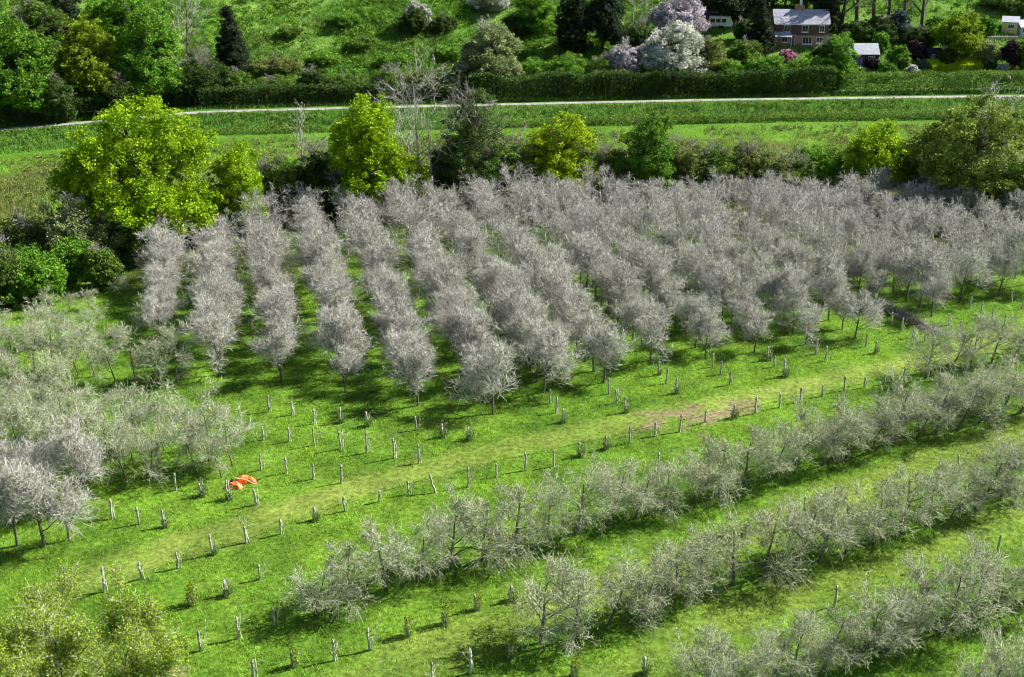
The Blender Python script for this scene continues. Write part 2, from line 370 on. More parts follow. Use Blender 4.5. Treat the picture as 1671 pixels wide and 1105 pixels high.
# ------------------------------------------------------------------ leafy trees
def scrub(name, x, y, h, lm, ls, cr, per, label, seed):
    r = np.random.default_rng(seed); n = len(x); z = zf(x, y)
    ld = r.normal(size=(n, per, 3)); ld /= np.linalg.norm(ld, axis=2, keepdims=True); lr = r.random((n, per)) ** .4; cs = cr * (.5 + r.random(n))
    P = np.stack([x, y, z + h * .5], 1)[:, None] + ld * (lr * cs[:, None])[..., None] * np.array([1, 1, .8]); t = np.clip(.5 + .3 * r.normal(size=(n, 1)) + .2 * r.normal(size=(n, per)), 0, 1)
    P = P.reshape(-1, 3); V, F = leaves_np(P, ls, r); o = link(name, mesh_np(name, V, [F], [LM[lm]], tint=np.repeat(t.ravel(), 4))); tag(o, label, 'scrub', kind='stuff')
def crown_np(env, nclump, per, cr, ls, r, squash=.75):
    """env: ellipsoids (cx,cy,cz,rx,ry,rz). clumps of leaves hung through each ellipsoid's outer volume."""
    vol = np.array([e[3] * e[4] + e[4] * e[5] + e[3] * e[5] for e in env]); pick = r.choice(len(env), nclump, p=vol / vol.sum())
    E = np.array(env)[pick]; d = r.normal(size=(nclump, 3)); d /= np.linalg.norm(d, axis=1, keepdims=True)
    lump = 1 + .22 * (r.random(nclump) - .5)
    rad = (1 - .55 * r.random(nclump) ** 2.2) * lump
    cc = E[:, :3] + d * rad[:, None] * E[:, 3:]
    crs = cr * (.55 + .9 * r.random(nclump))
    ld = r.normal(size=(nclump, per, 3)); ld /= np.linalg.norm(ld, axis=2, keepdims=True)
    lr = r.random((nclump, per)) ** .45
    P = cc[:, None] + ld * (lr * crs[:, None])[..., None] * np.array([1, 1, squash])
    tint = np.clip(.5 + .28 * r.normal(size=(nclump, 1)) + .22 * r.normal(size=(nclump, per)), 0, 1)
    P = P.reshape(-1, 3); tint = tint.ravel(); k = P[:, 2] > .12
    return P[k], tint[k]
def leafy(name, seed, h, w, lm, shape='round', ls=.2, bark=M_bark, base=.12, dens=1.0, twiggy=0):
    r = np.random.default_rng(seed); env = []; R0 = w / 2
    if shape == 'round':
        env.append((0, 0, h * .56, R0 * .82, R0 * .82, h * .36))
        for i in range(16):
            a = i * 2.4 + .5 * r.random(); k = R0 * (.55 + .12 * r.random()); zz = h * (.26 + .42 * ((i * .618) % 1))
            env.append((math.cos(a) * k, math.sin(a) * k, zz, R0 * .40, R0 * .40, h * .16))
        env.append((R0 * .1, 0, h * .82, R0 * .5, R0 * .5, h * .18))
    elif shape == 'tall':
        for i in range(9):
            t = i / 8; a = i * 2.4 + r.random(); k = R0 * .28
            env.append((math.cos(a) * k, math.sin(a) * k, h * (.14 + .74 * t), R0 * (.95 - .35 * t ** 1.8), R0 * (.95 - .35 * t ** 1.8), h * .14))
    elif shape == 'cone':
        for i in range(9):
            t = i / 8; env.append((r.normal() * .1, r.normal() * .1, h * (.1 + .84 * t), R0 * (1 - .82 * t), R0 * (1 - .82 * t), h * .11))
    elif shape == 'bush':
        for i in range(8):
            a = i * 2.4 + r.random(); k = R0 * .5 * r.random() ** .5
            env.append((math.cos(a) * k, math.sin(a) * k, h * (.28 + .3 * r.random()), R0 * .55, R0 * .55, h * (.3 + .12 * r.random())))
    area = R0 * R0 * 2 + R0 * h * 1.2
    cr = max(.26, min(.8, R0 * .165)); ncl = int(area * 3.0 / (cr * cr) * .55 * dens) + 20; per = int(13 * (cr / ls) ** 1.4 * .5) + 12
    ncl = min(int(ncl * 1.6), 3200); 
    ls = ls * (.75 if shape == 'bush' or w < 8 else 1); per = int(per * (1.4 if shape == 'bush' or w < 8 else 1))
    while ncl * per > (120000 if w > 9 else 45000): per = int(per * .9)
    P, tn = crown_np(env, ncl, per, cr, ls, r)
    V, Fq = leaves_np(P, ls, r); tint = np.repeat(tn, 4); fs = [Fq]; ms = [0]
    if twiggy:
        t = Tree(seed); cfg = cfg_wild(h); t.grow(np.zeros(3), np.array([0, 0, 1.]), h * .9, .05 + h * .012, 0, cfg)
        B = t.arr([2, 3]); TV, TF = seg_mesh(B[0], B[1], np.maximum(B[2], .02), np.maximum(B[3], .012), 3)
        TF = TF + len(V); V = np.concatenate([V, TV]); fs.append(TF); ms.append(1); tint = np.concatenate([tint, np.repeat(t.r.random(len(B[0])), 6)])
    crown = mesh_np('crown', V, fs, [LM[lm], M_dead if twiggy < 2 else M_twig], ms, tint)
    t = Tree(seed + 5)
    cfg = [dict(n=5, wob=.06, up=.05, tap=.6, kids=7, ang=.9, lr=.5, lt=.3, rr=.5), dict(n=4, wob=.15, up=.1, tap=.8, kids=4, ang=.7, lr=.5, lt=.3, rr=.5), dict(n=3, wob=.2, up=.05, tap=.8, kids=0, ang=.7, lr=.5, lt=.3, rr=.5)]
    for c in cfg: c['from'] = .3
    t.grow(np.array([0, 0, -.4]), np.array([0, 0, 1.]), h * .8 + .3, max(.05, h * .032), 0, cfg); A = t.arr([0, 1, 2])
    V, Fq = seg_mesh(A[0], A[1], A[2], np.maximum(A[3], .012), 6)
    trunk = mesh_np('trunk', V, [Fq], [bark], smooth=True)
    return trunk, crown
def cfg_wild(h, dens=1.0):
    k = lambda n: max(2, int(n * dens))
    c = [dict(n=7, wob=.05, up=.06, tap=.85, kids=k(13), ang=.75, lr=.42, lt=.55, rr=.6),
         dict(n=5, wob=.12, up=.07, tap=.85, kids=k(8), ang=.65, lr=.45, lt=.4, rr=.6),
         dict(n=4, wob=.16, up=.04, tap=.8, kids=k(7), ang=.6, lr=.5, lt=.3, rr=.6),
         dict(n=2, wob=.2, up=.03, tap=.7, kids=0, ang=.5, lr=.5, lt=.3, rr=.5)]
    for q_, f in zip(c, (.22, .2, .2, .2)): q_['from'] = f
    return c
def place_pair(name, pair, p, label, cat, group, rz=0, sc=1):
    e = bpy.data.objects.new(name, None); C.objects.link(e); e.location = [float(a) for a in p]; e.rotation_euler = (0, 0, rz)
    e.scale = (sc, sc, sc) if np.isscalar(sc) else sc; e.empty_display_size = .5
    for nm, me in zip(('trunk', 'crown'), pair):
        o = bpy.data.objects.new(nm, me); C.objects.link(o); o.parent = e
    tag(e, label, cat, group); return e
#  u, vbase, vtop, width px, leaf kind, shape, name, label
HG = 'trees and bushes of the hedgerow behind the orchard'; RG = 'trees and bushes along the far side of the lane'; GG = 'garden shrubs around the cottages'; LG = 'trees and scrub on the hillside'
TREES = [
 (200, 110, -25, 110, 'green', 'round', 'hillside_tree', 'green tree at the top edge behind the dark half shaded tree', LG),
 (60, 120, -10, 100, 'mid', 'round', 'hillside_tree', 'dull green tree behind the two top left trees', LG),
 (1180, 36, -45, 90, 'conifer', 'round', 'hillside_tree', 'dark tree behind the long shed near the caravan', LG),
 (1330, 20, -60, 80, 'conifer', 'round', 'hillside_tree', 'dark tree behind the right end of the brick house roof', LG),
 (1052, 100, 30, 70, 'dark', 'bush', 'scrub_bush', 'dark scrub left of the largest white blossom tree', LG),
 (1215, 110, 62, 60, 'mid', 'bush', 'garden_bush', 'dull green bush just below the caravan', GG),
 (1340, 108, 70, 50, 'green', 'bush', 'garden_bush', 'green bush hiding the lower right corner of the brick house', GG),
 (1440, 60, 22, 60, 'dark', 'bush', 'scrub_bush', 'dark thicket behind the garden shed among the bare trunks', LG),
 (1400, 66, 32, 60, 'dark', 'bush', 'scrub_bush', 'dark thicket right of the brick house below the bare trunks', LG),
 (1542, 108, 76, 40, 'dark', 'bush', 'garden_bush', 'dark bush right of the small summerhouse', GG),
 (1450, 124, 98, 36, 'green', 'bush', 'garden_bush', 'low green bush on the lawn right of the garden shed', GG),
 (465, 330, 250, 80, 'green', 'bush', 'hedgerow_bush', 'green bush behind the slender pale bare tree', HG),
 (560, 330, 235, 80, 'mid', 'bush', 'hedgerow_bush', 'dull green bush behind the left side of the tall lime topped oak', HG),
 (800, 335, 230, 70, 'green', 'bush', 'hedgerow_bush', 'green bush at the right foot of the ivy clad tree', HG),
 (960, 326, 236, 70, 'mid', 'bush', 'hedgerow_bush', 'dull green bush at the right foot of the yellow green tree', HG),
 (1300, 320, 246, 80, 'mid', 'bush', 'hedgerow_bush', 'dull green bush just left of the small fresh green bush', HG),
 (222, 402, 152, 262, 'lime', 'round', 'oak_tree', 'huge round bright green oak, largest tree in the hedgerow at left', HG),
 (386, 385, 232, 88, 'lime', 'tall', 'oak_tree', 'small bright lime tree leaning out at the right edge of the huge oak', HG),
 (135, 440, 322, 130, 'willow', 'bush', 'willow_bush', 'grey green willow bush at the lower left foot of the huge oak', HG),
 (215, 428, 348, 95, 'mid', 'bush', 'hedgerow_bush', 'dull green bush directly under the huge oak', HG),
 (52, 490, 385, 120, 'green', 'bush', 'hedgerow_bush', 'broad green bush at the left edge just above the bare young trees', HG),
 (118, 462, 382, 92, 'green', 'bush', 'hedgerow_bush', 'green bush with ragged top between the willow bush and the left edge', HG),
 (-8, 500, 375, 90, 'mid', 'bush', 'hedgerow_bush', 'tall green bush cut by the left edge of the photo', HG),
 (165, 470, 400, 80, 'mid', 'bush', 'hedgerow_bush', 'dull green bush at the edge of the lawn, right of the ragged green bush', HG),
 (90, 425, 335, 80, 'olive', 'bush', 'hedgerow_bush', 'olive bush behind the ragged green bush at left', HG),
 (385, 360, 290, 80, 'mid', 'bush', 'hedgerow_bush', 'dull green bush behind the small lime tree', HG),
 (30, 440, 345, 90, 'olive', 'bush', 'hedgerow_bush', 'pale olive bush behind the green bushes at the left edge', HG),
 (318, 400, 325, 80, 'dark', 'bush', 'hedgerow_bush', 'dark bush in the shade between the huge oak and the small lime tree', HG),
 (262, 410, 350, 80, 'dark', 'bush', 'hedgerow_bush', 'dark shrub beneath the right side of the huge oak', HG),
 (442, 356, 255, 112, 'mid', 'bush', 'hedgerow_bush', 'dull green bush right of the small lime tree', HG),
 (522, 352, 235, 92, 'dark', 'bush', 'hedgerow_bush', 'dark bush left of the tall lime topped oak', HG),
 (598, 355, 152, 112, 'lime', 'tall', 'oak_tree', 'tall lime topped oak left of the white bare tree', HG),
 (650, 354, 245, 105, 'lime', 'bush', 'hedgerow_bush', 'bright lime bush low under the white bare tree', HG),
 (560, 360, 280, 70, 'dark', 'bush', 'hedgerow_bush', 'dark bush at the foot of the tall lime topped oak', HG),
 (772, 338, 145, 98, 'olive2', 'tall', 'ivy_clad_tree', 'tall dark olive ivy clad tree right of the white bare tree', HG),
 (722, 335, 235, 50, 'dark', 'bush', 'hedgerow_bush', 'narrow dark bush between the white bare tree and the ivy clad tree', HG),
 (835, 332, 215, 90, 'mid', 'bush', 'hedgerow_bush', 'dull green bush between the ivy clad tree and the yellow green tree', HG),
 (915, 328, 180, 132, 'yellow', 'round', 'maple_tree', 'broad yellow green tree in the middle of the hedgerow', HG),
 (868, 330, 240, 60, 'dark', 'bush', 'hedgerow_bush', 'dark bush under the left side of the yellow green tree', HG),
 (1002, 324, 228, 84, 'mid', 'bush', 'hedgerow_bush', 'dark bush between the yellow green tree and the pointed green tree', HG),
 (1060, 325, 182, 88, 'green', 'tall', 'field_tree', 'pointed mid green tree right of the yellow green tree', HG),
 (1115, 318, 222, 96, 'olive', 'bush', 'hedgerow_bush', 'olive bush right of the pointed green tree', HG),
 (1165, 318, 228, 104, 'mid', 'bush', 'hedgerow_bush', 'dull green bush in the low stretch of hedgerow, right of the olive bush', HG),
 (1218, 318, 226, 96, 'olive', 'bush', 'hedgerow_bush', 'pale olive bush in the middle of the low stretch of hedgerow', HG),
 (1275, 322, 250, 110, 'olive', 'bush', 'hedgerow_bush', 'lowest olive bush in the hedgerow, left of the small fresh green bush', HG),
 (1338, 314, 226, 96, 'green', 'bush', 'hedgerow_bush', 'small fresh green bush left of the round lime tree', HG),
 (1432, 320, 196, 118, 'lime', 'round', 'oak_tree', 'round lime green oak standing alone above the right half of the orchard', HG),
 (1392, 315, 255, 50, 'dark', 'bush', 'hedgerow_bush', 'dark bush under the left side of the round lime tree', HG),
 (1518, 326, 216, 120, 'mid', 'bush', 'hedgerow_bush', 'dull green bush between the round lime tree and the big willow', HG),
 (1600, 350, 148, 215, 'willowy', 'round', 'willow_tree', 'big hazy olive willow at the right edge of the photo', HG),
 (1672, 368, 255, 110, 'mid', 'bush', 'hedgerow_bush', 'dull green bush under the willow at the right edge', HG),
 (1560, 340, 260, 70, 'dark', 'bush', 'hedgerow_bush', 'dark bush at the foot of the willow, left side', HG),
 # beyond the lane, left wood
 (22, 200, 25, 135, 'green', 'round', 'roadside_tree', 'large mid green tree at the top left corner above the lane', RG),
 (-60, 205, 30, 120, 'green', 'round', 'roadside_tree', 'green tree cut off by the left edge above the lane', RG),
 (142, 172, 22, 108, 'yellowgreen', 'round', 'roadside_tree', 'fresh yellow green tree, second from the top left corner', RG),
 (238, 168, 8, 108, 'green', 'round', 'roadside_tree', 'mid green tree with a dark lower half, third from the top left corner', RG),
 (88, 60, -40, 76, 'conifer', 'tall', 'dark_tree', 'dark tree at the top edge behind the top left green trees', LG),
 (165, 90, -15, 90, 'green', 'bush', 'roadside_tree', 'light green tree at the top edge behind the yellow green tree', LG),
 (375, 128, 5, 68, 'conifer', 'cone', 'conifer_tree', 'dark pointed conifer on the slope left of the open hillside', LG),
 (338, 162, 82, 90, 'dark', 'bush', 'scrub_bush', 'dark scrubby bush between the conifer and the lane', RG),
 (290, 168, 95, 70, 'dark', 'bush', 'scrub_bush', 'dark bush above the lane, right above the top of the huge oak', RG),
 (88, 200, 120, 70, 'dark', 'bush', 'scrub_bush', 'dark undergrowth between the two trees at top left', RG),
 (190, 188, 120, 80, 'dark', 'bush', 'scrub_bush', 'dark undergrowth below the mid green tree at top left', RG),
 (385, 160, 110, 60, 'mid', 'bush', 'scrub_bush', 'dull green bush at the foot of the dark conifer', RG),
 (440, 158, 122, 72, 'mid', 'bush', 'scrub_bush', 'low dull green bush above the lane, below the open hillside at its left', RG),
 (508, 162, 108, 62, 'dark', 'bush', 'scrub_bush', 'dark round bush above the lane below the open hillside', RG),
 (565, 158, 118, 72, 'mid', 'bush', 'scrub_bush', 'dull green bush above the lane, right of the dark round bush', RG),
 (628, 155, 108, 80, 'mid', 'bush', 'scrub_bush', 'broad dull green bush above the lane behind the tall lime topped oak', RG),
 (690, 156, 112, 70, 'olive', 'bush', 'scrub_bush', 'olive bush above the lane behind the white bare tree', RG),
 (748, 156, 100, 46, 'willow', 'bush', 'scrub_bush', 'pale grey green bush above the lane behind the ivy clad tree', RG),
 (672, 56, 10, 56, 'dark', 'bush', 'scrub_bush', 'dark bush beneath the white blossom on the open hillside', LG),
 (682, 46, -4, 46, 'white', 'bush', 'blossom_tree', 'white blossoming tree alone on the open hillside', LG),
 (722, 52, 22, 46, 'dark', 'bush', 'scrub_bush', 'low dark bush right of the white blossom on the hillside', LG),
 (795, 18, -22, 76, 'white', 'bush', 'blossom_tree', 'pale blossoming tree at the top edge in the middle of the photo', LG),
 (802, 140, 36, 102, 'willow', 'round', 'willow_tree', 'large pale grey green willow above the lane', LG),
 (768, 130, 70, 40, 'dark', 'bush', 'scrub_bush', 'dark bush at the left of the large pale willow', LG),
 (872, 55, -18, 62, 'green', 'tall', 'hillside_tree', 'mid green tree at the top edge above the pale willow', LG),
 (838, 58, 22, 50, 'dark', 'bush', 'scrub_bush', 'dark bush in the shade near the top edge above the pale willow', LG),
 (935, 88, -22, 54, 'conifer', 'tall', 'hillside_tree', 'dark narrow tree reaching the top edge left of the lilac blossom', LG),
 (985, 84, -30, 70, 'conifer', 'round', 'hillside_tree', 'dark tree behind the bare tree near the top edge', LG),
 (872, 142, 88, 66, 'green', 'bush', 'scrub_bush', 'green bush above the lane right of the large pale willow', LG),
 (932, 146, 84, 78, 'green', 'bush', 'scrub_bush', 'broad bright green bush above the lane under the dark narrow tree', LG),
 (980, 146, 88, 56, 'mid', 'bush', 'scrub_bush', 'dull green bush left of the lilac grey bush above the lane', LG),
 (1016, 142, 66, 62, 'lilac', 'bush', 'blossom_tree', 'small lilac grey bush above the lane left of the white blossom tree', LG),
 (1108, 62, -12, 96, 'lilac', 'round', 'blossom_tree', 'lilac white blossoming tree at the top edge left of the long shed', GG),
 (1100, 138, 34, 116, 'white', 'round', 'blossom_tree', 'largest white blossoming tree, above the lane left of the cottages', GG),
 (1150, 128, 56, 84, 'olive', 'round', 'garden_tree', 'olive tree right of the largest white blossom tree', GG),
 (1192, 150, 88, 66, 'green', 'bush', 'garden_bush', 'green bush above the lane below the caravan', GG),
 (1246, 150, 84, 84, 'green', 'bush', 'garden_bush', 'broad green bush above the lane below the brick house', GG),
 (1240, 88, -6, 58, 'bluedark', 'cone', 'conifer_tree', 'dark conifer in front of the left end of the brick house', GG),
 (1212, 70, 30, 30, 'dark', 'bush', 'garden_bush', 'dark bush between the caravan and the conifer', GG),
 (1286, 108, 77, 38, 'pink', 'bush', 'flowering_bush', 'pink flowering bush in front of the brick house', GG),
 (1312, 146, 82, 66, 'green', 'bush', 'garden_bush', 'green bush right of the pink flowering bush', GG),
 (1344, 128, 62, 50, 'dark', 'bush', 'garden_bush', 'dark bush at the right corner of the brick house', GG),
 (1369, 140, 55, 62, 'green', 'tall', 'garden_tree', 'bright green tree between the brick house and the garden shed', GG),
 (1406, 62, 45, 70, 'mid', 'bush', 'garden_hedge', 'green hedge top behind the garden shed', GG),
 (1437, 88, 50, 34, 'green', 'bush', 'garden_bush', 'green bush right behind the garden shed', GG),
 (1468, 60, 16, 42, 'blue', 'round', 'garden_tree', 'blue grey tree under the tall bare trunks', GG),
 (1468, 112, 72, 40, 'green', 'round', 'garden_tree', 'small fresh green tree on the lawn right of the garden shed', GG),
 (1492, 98, 62, 34, 'purple', 'bush', 'garden_bush', 'brown purple bush left of the dark summerhouse', GG),
 (1566, 96, 15, 84, 'yellowgreen', 'round', 'garden_tree', 'rounded yellow green tree above the clipped bright hedge', GG),
 (1530, 62, 22, 44, 'green', 'bush', 'garden_bush', 'green bush left behind the rounded yellow green tree', GG),
 (1424, 112, 94, 26, 'purple', 'bush', 'garden_bush', 'small dark bush right in front of the garden shed', GG),
 (1490, 122, 104, 24, 'white', 'bush', 'flowering_bush', 'small white flowering bush left of the clipped bright hedge', GG),
 (1503, 112, 94, 18, 'blue', 'bush', 'garden_bush', 'small grey green ball bush left end of the clipped bright hedge', GG),
 (1612, 108, 66, 44, 'willow', 'bush', 'garden_bush', 'pale mixed bush right of the clipped bright hedge', GG),
 (1618, 118, 99, 18, 'dark', 'bush', 'garden_bush', 'small dark ball bush left of the grey white bush', GG),
 (1635, 120, 103, 24, 'white', 'bush', 'flowering_bush', 'small grey white bush under the purple tree', GG),
 (1650, 112, 64, 38, 'purple', 'round', 'purple_tree', 'dark purple leaved tree below the yellow shed', GG),
 (1680, 118, 60, 40, 'green', 'bush', 'garden_bush', 'green bush at the right edge beside the purple tree', GG),
 (1612, 58, 24, 34, 'green', 'bush', 'garden_bush', 'green bush left of the yellow shed', GG),
 (1632, 18, -8, 60, 'dark', 'bush', 'scrub_bush', 'dark scrub on the slope near the top right corner', LG),
 (1676, 22, -10, 50, 'mid', 'bush', 'scrub_bush', 'dull green scrub in the top right corner', LG),
 (1215, 20, -70, 110, 'conifer', 'round', 'hillside_tree', 'dark tree at the top edge behind the caravan', LG),
 (1285, 14, -60, 70, 'green', 'round', 'hillside_tree', 'green tree at the top edge behind the brick house', LG),
 (1352, 55, -40, 44, 'conifer', 'tall', 'hillside_tree', 'dark tree at the top edge right of the brick house', LG),
 (1440, 66, 38, 60, 'dark', 'bush', 'scrub_bush', 'dark thicket at the foot of the tall bare trunks, left part', LG),
 (1505, 78, 40, 60, 'dark', 'bush', 'scrub_bush', 'dark thicket at the foot of the tall bare trunks, right part', LG),
 (520, 105, 82, 70, 'green', 'bush', 'scrub_bush', 'low green scrub on the open hillside, left', LG),
 (590, 80, 58, 60, 'mid', 'bush', 'scrub_bush', 'low dull scrub in the middle of the open hillside', LG),
 (640, 110, 88, 70, 'green', 'bush', 'scrub_bush', 'low green scrub on the lower open hillside', LG),
 (560, 40, 20, 60, 'green', 'bush', 'scrub_bush', 'low green scrub high on the open hillside', LG),
 (470, 60, 42, 50, 'mid', 'bush', 'scrub_bush', 'low dull scrub right of the dark conifer', LG),
 (735, 95, 70, 60, 'green', 'bush', 'scrub_bush', 'low green scrub left of the large pale willow', LG),
 (450, 118, 90, 90, 'olive', 'bush', 'scrub_bush', 'pale olive scrub on the lower left of the open hillside', LG),
]
def hill_pts(dens, thr, off, dmin=9, dmax=95, x0=-150, x1=170):
    x, y = scatter(x0, x1, 195, 330, dens); d = y - yroad(x); k = (d > dmin) & (d < dmax) & (fbm(x, y, 9, off) > thr) & in_view(x, y); return x[k], y[k]
_h = gp(1300, 76)
def offhouse(x, y): k = ~((x > gp(1120, 60)[0]) & (y < gp(1300, 40)[1] + 6) & (y - yroad(x) > 8)); return x[k], y[k]
x_, y_ = offhouse(*hill_pts(.9, .45, 71)); scrub('bramble_scrub', x_, y_, .5 + .9 * rng.random(len(x_)), 'green', .17, .8, 40, 'green bramble scrub spreading over the open hillside', 31)
x_, y_ = offhouse(*hill_pts(.5, .52, 83)); scrub('dark_scrub', x_, y_, .5 + 1.2 * rng.random(len(x_)), 'mid', .17, .9, 40, 'darker patches of scrub scattered over the hillside', 32)
x_, y_ = scatter(-130, 150, 180, 240, 1.2); d_ = y_ - yroad(x_); k_ = (d_ > -9.5) & (d_ < -3) & (fbm(x_, y_, 5, 91) > .46) & in_view(x_, y_); x_, y_ = x_[k_], y_[k_]
scrub('bank_growth', x_, y_, .2 + .5 * rng.random(len(x_)), 'mid', .12, .55, 34, 'dull green weeds and brambles growing on the bank below the lane', 34)
x_, y_ = scatter(-110, 130, 138, 215, .9); k_ = (y_ - yroad(x_) < -16) & (fbm(x_, y_, 6, 21) > .44) & in_view(x_, y_); x_, y_ = x_[k_], y_[k_]
scrub('rush_tussocks', x_, y_, .25 + .5 * rng.random(len(x_)), 'olive', .12, .5, 26, 'brownish rush tussocks in the meadow behind the hedgerow', 33)
ALIAS = {'olive2': 'darkolive', 'willowy': 'willowy', 'yellowgreen': 'yg', 'bluedark': 'conifer'}
LM['darkolive'] = leafmat('ivy_leaf', (.035, .075, .015), (.15, .24, .055))
LM['willowy'] = leafmat('hazy_leaf', (.11, .17, .02), (.32, .43, .07))
LM['yg'] = leafmat('fresh_leaf', (.10, .18, .006), (.30, .42, .02))
for i, (u, vb, vt, wp, k, shp, nm, lb, grp) in enumerate(TREES):
    p = centred(u, vb, vt); h = max(1.0, h_at(p, vt) * .97); w = wp / FPX * depth(p)
    far = depth(p) > 190
    pair = leafy(nm, 100 + i, h, w * .98, ALIAS.get(k, k), shp, ls=(.19 if far else .15) if w > 3 else .12,
                 dens=.75 if k in ('willowy', 'olive2') else 1, twiggy=2 if k in ('willow', 'willowy', 'lilac') else (1 if k in ('dark', 'olive', 'olive2', 'mid') else 0))
    place_pair(nm, pair, p, lb, 'bush' if shp == 'bush' else 'tree', grp)
# bare wild trees: u, vb, vt, dens, bark, label
BARE = [(680, 345, 128, 1.0, M_pale, M_twig, 'tall white barked bare tree rising between the lime oak and the ivy clad tree', HG),
        (708, 340, 190, .8, M_pale, M_twig, 'smaller bare tree leaning against the right side of the white bare tree', HG),
        (640, 335, 175, .8, M_pale, M_twig, 'thin bare tree between the lime topped oak and the white bare tree', HG),
        (492, 330, 190, .7, M_pale, M_twig, 'slender pale bare tree left of the tall lime topped oak', HG),
        (300, 110, -30, 1.0, M_bark, M_twig, 'spreading grey bare tree at the top edge left of the dark conifer', LG),
        (318, 150, 60, .9, M_bark, M_dead, 'grey bare tree behind the dark scrub left of the conifer', LG),
        (1031, 78, -45, .9, M_pale, M_twig, 'bare pale trunked tree at the top edge left of the lilac blossom', LG),
        (1378, 55, -90, .8, M_bark, M_dead, 'tall bare trunk behind the cottages, leftmost of the line', LG),
        (1404, 50, -95, .8, M_bark, M_dead, 'tall bare trunk behind the garden shed, second of the line from the left', LG),
        (1432, 48, -90, .8, M_bark, M_dead, 'tall bare trunk left of the blue grey tree', LG),
        (1455, 46, -85, .8, M_bark, M_dead, 'tall bare trunk directly behind the blue grey tree', LG),
        (1482, 46, -80, .8, M_bark, M_dead, 'tall bare trunk right of the blue grey tree', LG),
        (1512, 52, -75, .8, M_bark, M_dead, 'leaning bare trunk, rightmost of the line behind the gardens', LG),
        (660, 168, 105, .8, M_bark, M_twig, 'low grey bare tree above the lane behind the white bare tree', RG)]
for i, (u, vb, vt, dn, bk, tw, lb, grp) in enumerate(BARE):
    p = centred(u, vb, vt); h = h_at(p, vt)
    pr = bare_meshes(700 + i, cfg_wild(h, dn), h * .98, (.05 + h * .011) * (2.0 if lb.startswith(('tall bare trunk', 'leaning bare')) else 1), lean=(rng.normal(0, .04), 0), minr=.013, bark=bk, twig=tw)
    place_pair('bare_tree', pr, p, lb, 'tree', grp)

# ------------------------------------------------------------------ hedges beside the lane
def hedge(name, P, half, h, lm, ls, per_m2, label, r_seed, rough=.35, cat='hedge', box=False):
    r = np.random.default_rng(r_seed); P = np.asarray(P, float); L = np.concatenate([[0], np.cumsum(np.hypot(*np.diff(P, axis=0).T))])
    n = int(L[-1] * (2 * h + 2 * half) * per_m2); s = r.random(n) * L[-1]; a = r.random(n) * (2 * h + 2 * half)
    hh = h * (1 + rough * (vn(s, s * 0, 3.5, r_seed) - .5)); hw = half * (1 + rough * (vn(s, s * 0, 2.5, r_seed + 3) - .5))
    o = np.where(a < h, -hw, np.where(a < h + 2 * half, (a - h - half) / half * hw, hw)); zz = np.where(a < h, a / h * hh, np.where(a < h + 2 * half, hh, (a - h - 2 * half) / h * hh))
    px = np.interp(s, L, P[:, 0]); py = np.interp(s, L, P[:, 1]); i = np.clip(np.searchsorted(L, s) - 1, 0, len(P) - 2); d = P[i + 1] - P[i]; d /= np.linalg.norm(d, axis=1, keepdims=True)
    jit = .08 if box else .22; o = o * (1 - (.25 if not box else .1) * r.random(n)) + r.normal(0, jit * .5, n)
    x = px - d[:, 1] * o; y = py + d[:, 0] * o; z = zf(x, y) + np.maximum(zz + r.normal(0, jit, n), .05)
    V, Fq = leaves_np(np.stack([x, y, z], 1), ls, r); t = np.repeat(np.clip(vn(s, zz, 1.2, 9) * .6 + .4 * r.random(n), 0, 1), 4)
    # woody core that the leaves grow from
    sg = np.arange(0, L[-1], 1.2); cx = np.interp(sg, L, P[:, 0]); cy = np.interp(sg, L, P[:, 1]); k = len(sg)
    P0 = np.stack([cx, cy, zf(cx, cy) - .1], 1); P1 = P0 + np.stack([r.normal(0, .3, k), r.normal(0, .3, k), np.full(k, h * .85)], 1)
    SV, SF = seg_mesh(P0, P1, np.full(k, .07), np.full(k, .02), 4)
    root = link(name, mesh_np(name, V, [Fq], [LM[lm]], tint=t)); tag(root, label, cat)
    tag(link('stems', mesh_np('stems', SV, [SF], [M_bark]), root), kind='stuff')
    return root
def lane_line(u0, u1, off, v=165):
    x0 = gp(u0, v)[0]; x1 = gp(u1, v)[0]; xs_ = np.arange(x0, x1, 2.0); return np.stack([xs_, yroad(xs_) + off], 1)
hedge('hedge', lane_line(-60, 200, 4.6), 1.3, 3.2, 'dark', .16, 34, 'dark unclipped hedge above the lane at the left edge', 11)
hedge('hedge', lane_line(330, 760, 4.8), 1.5, 3.0, 'dark', .16, 34, 'dark unclipped hedge above the lane below the open hillside', 12)
hedge('hedge', lane_line(765, 1385, 4.6), 1.6, 4.4, 'dark', .16, 34, 'tall dark hedge above the lane below the blossom trees and cottages', 13)
hedge('clipped_hedge', lane_line(1388, 1860, 5.2), 1.7, 3.3, 'mid', .13, 55, 'long neatly clipped green hedge between the lane and the gardens', 14, rough=.28)
hedge('hedge', lane_line(820, 1900, -10.5), .9, 1.2, 'mid', .14, 30, 'low rough hedge along the foot of the lane bank on the right', 15, rough=.8)
hedge('hedge', lane_line(330, 815, -10.5), .6, .6, 'mid', .14, 20, 'low rough growth along the foot of the lane bank in the middle', 16, rough=.9)
a, b = gp(1515, 113), gp(1598, 111)
hedge('clipped_hedge', np.array([a[:2], (a[:2] + b[:2]) / 2, b[:2]]), 1.5, 1.3, 'hedge', .08, 220, 'short bright yellow green clipped hedge on the garden lawn', 17, rough=.06, box=True)

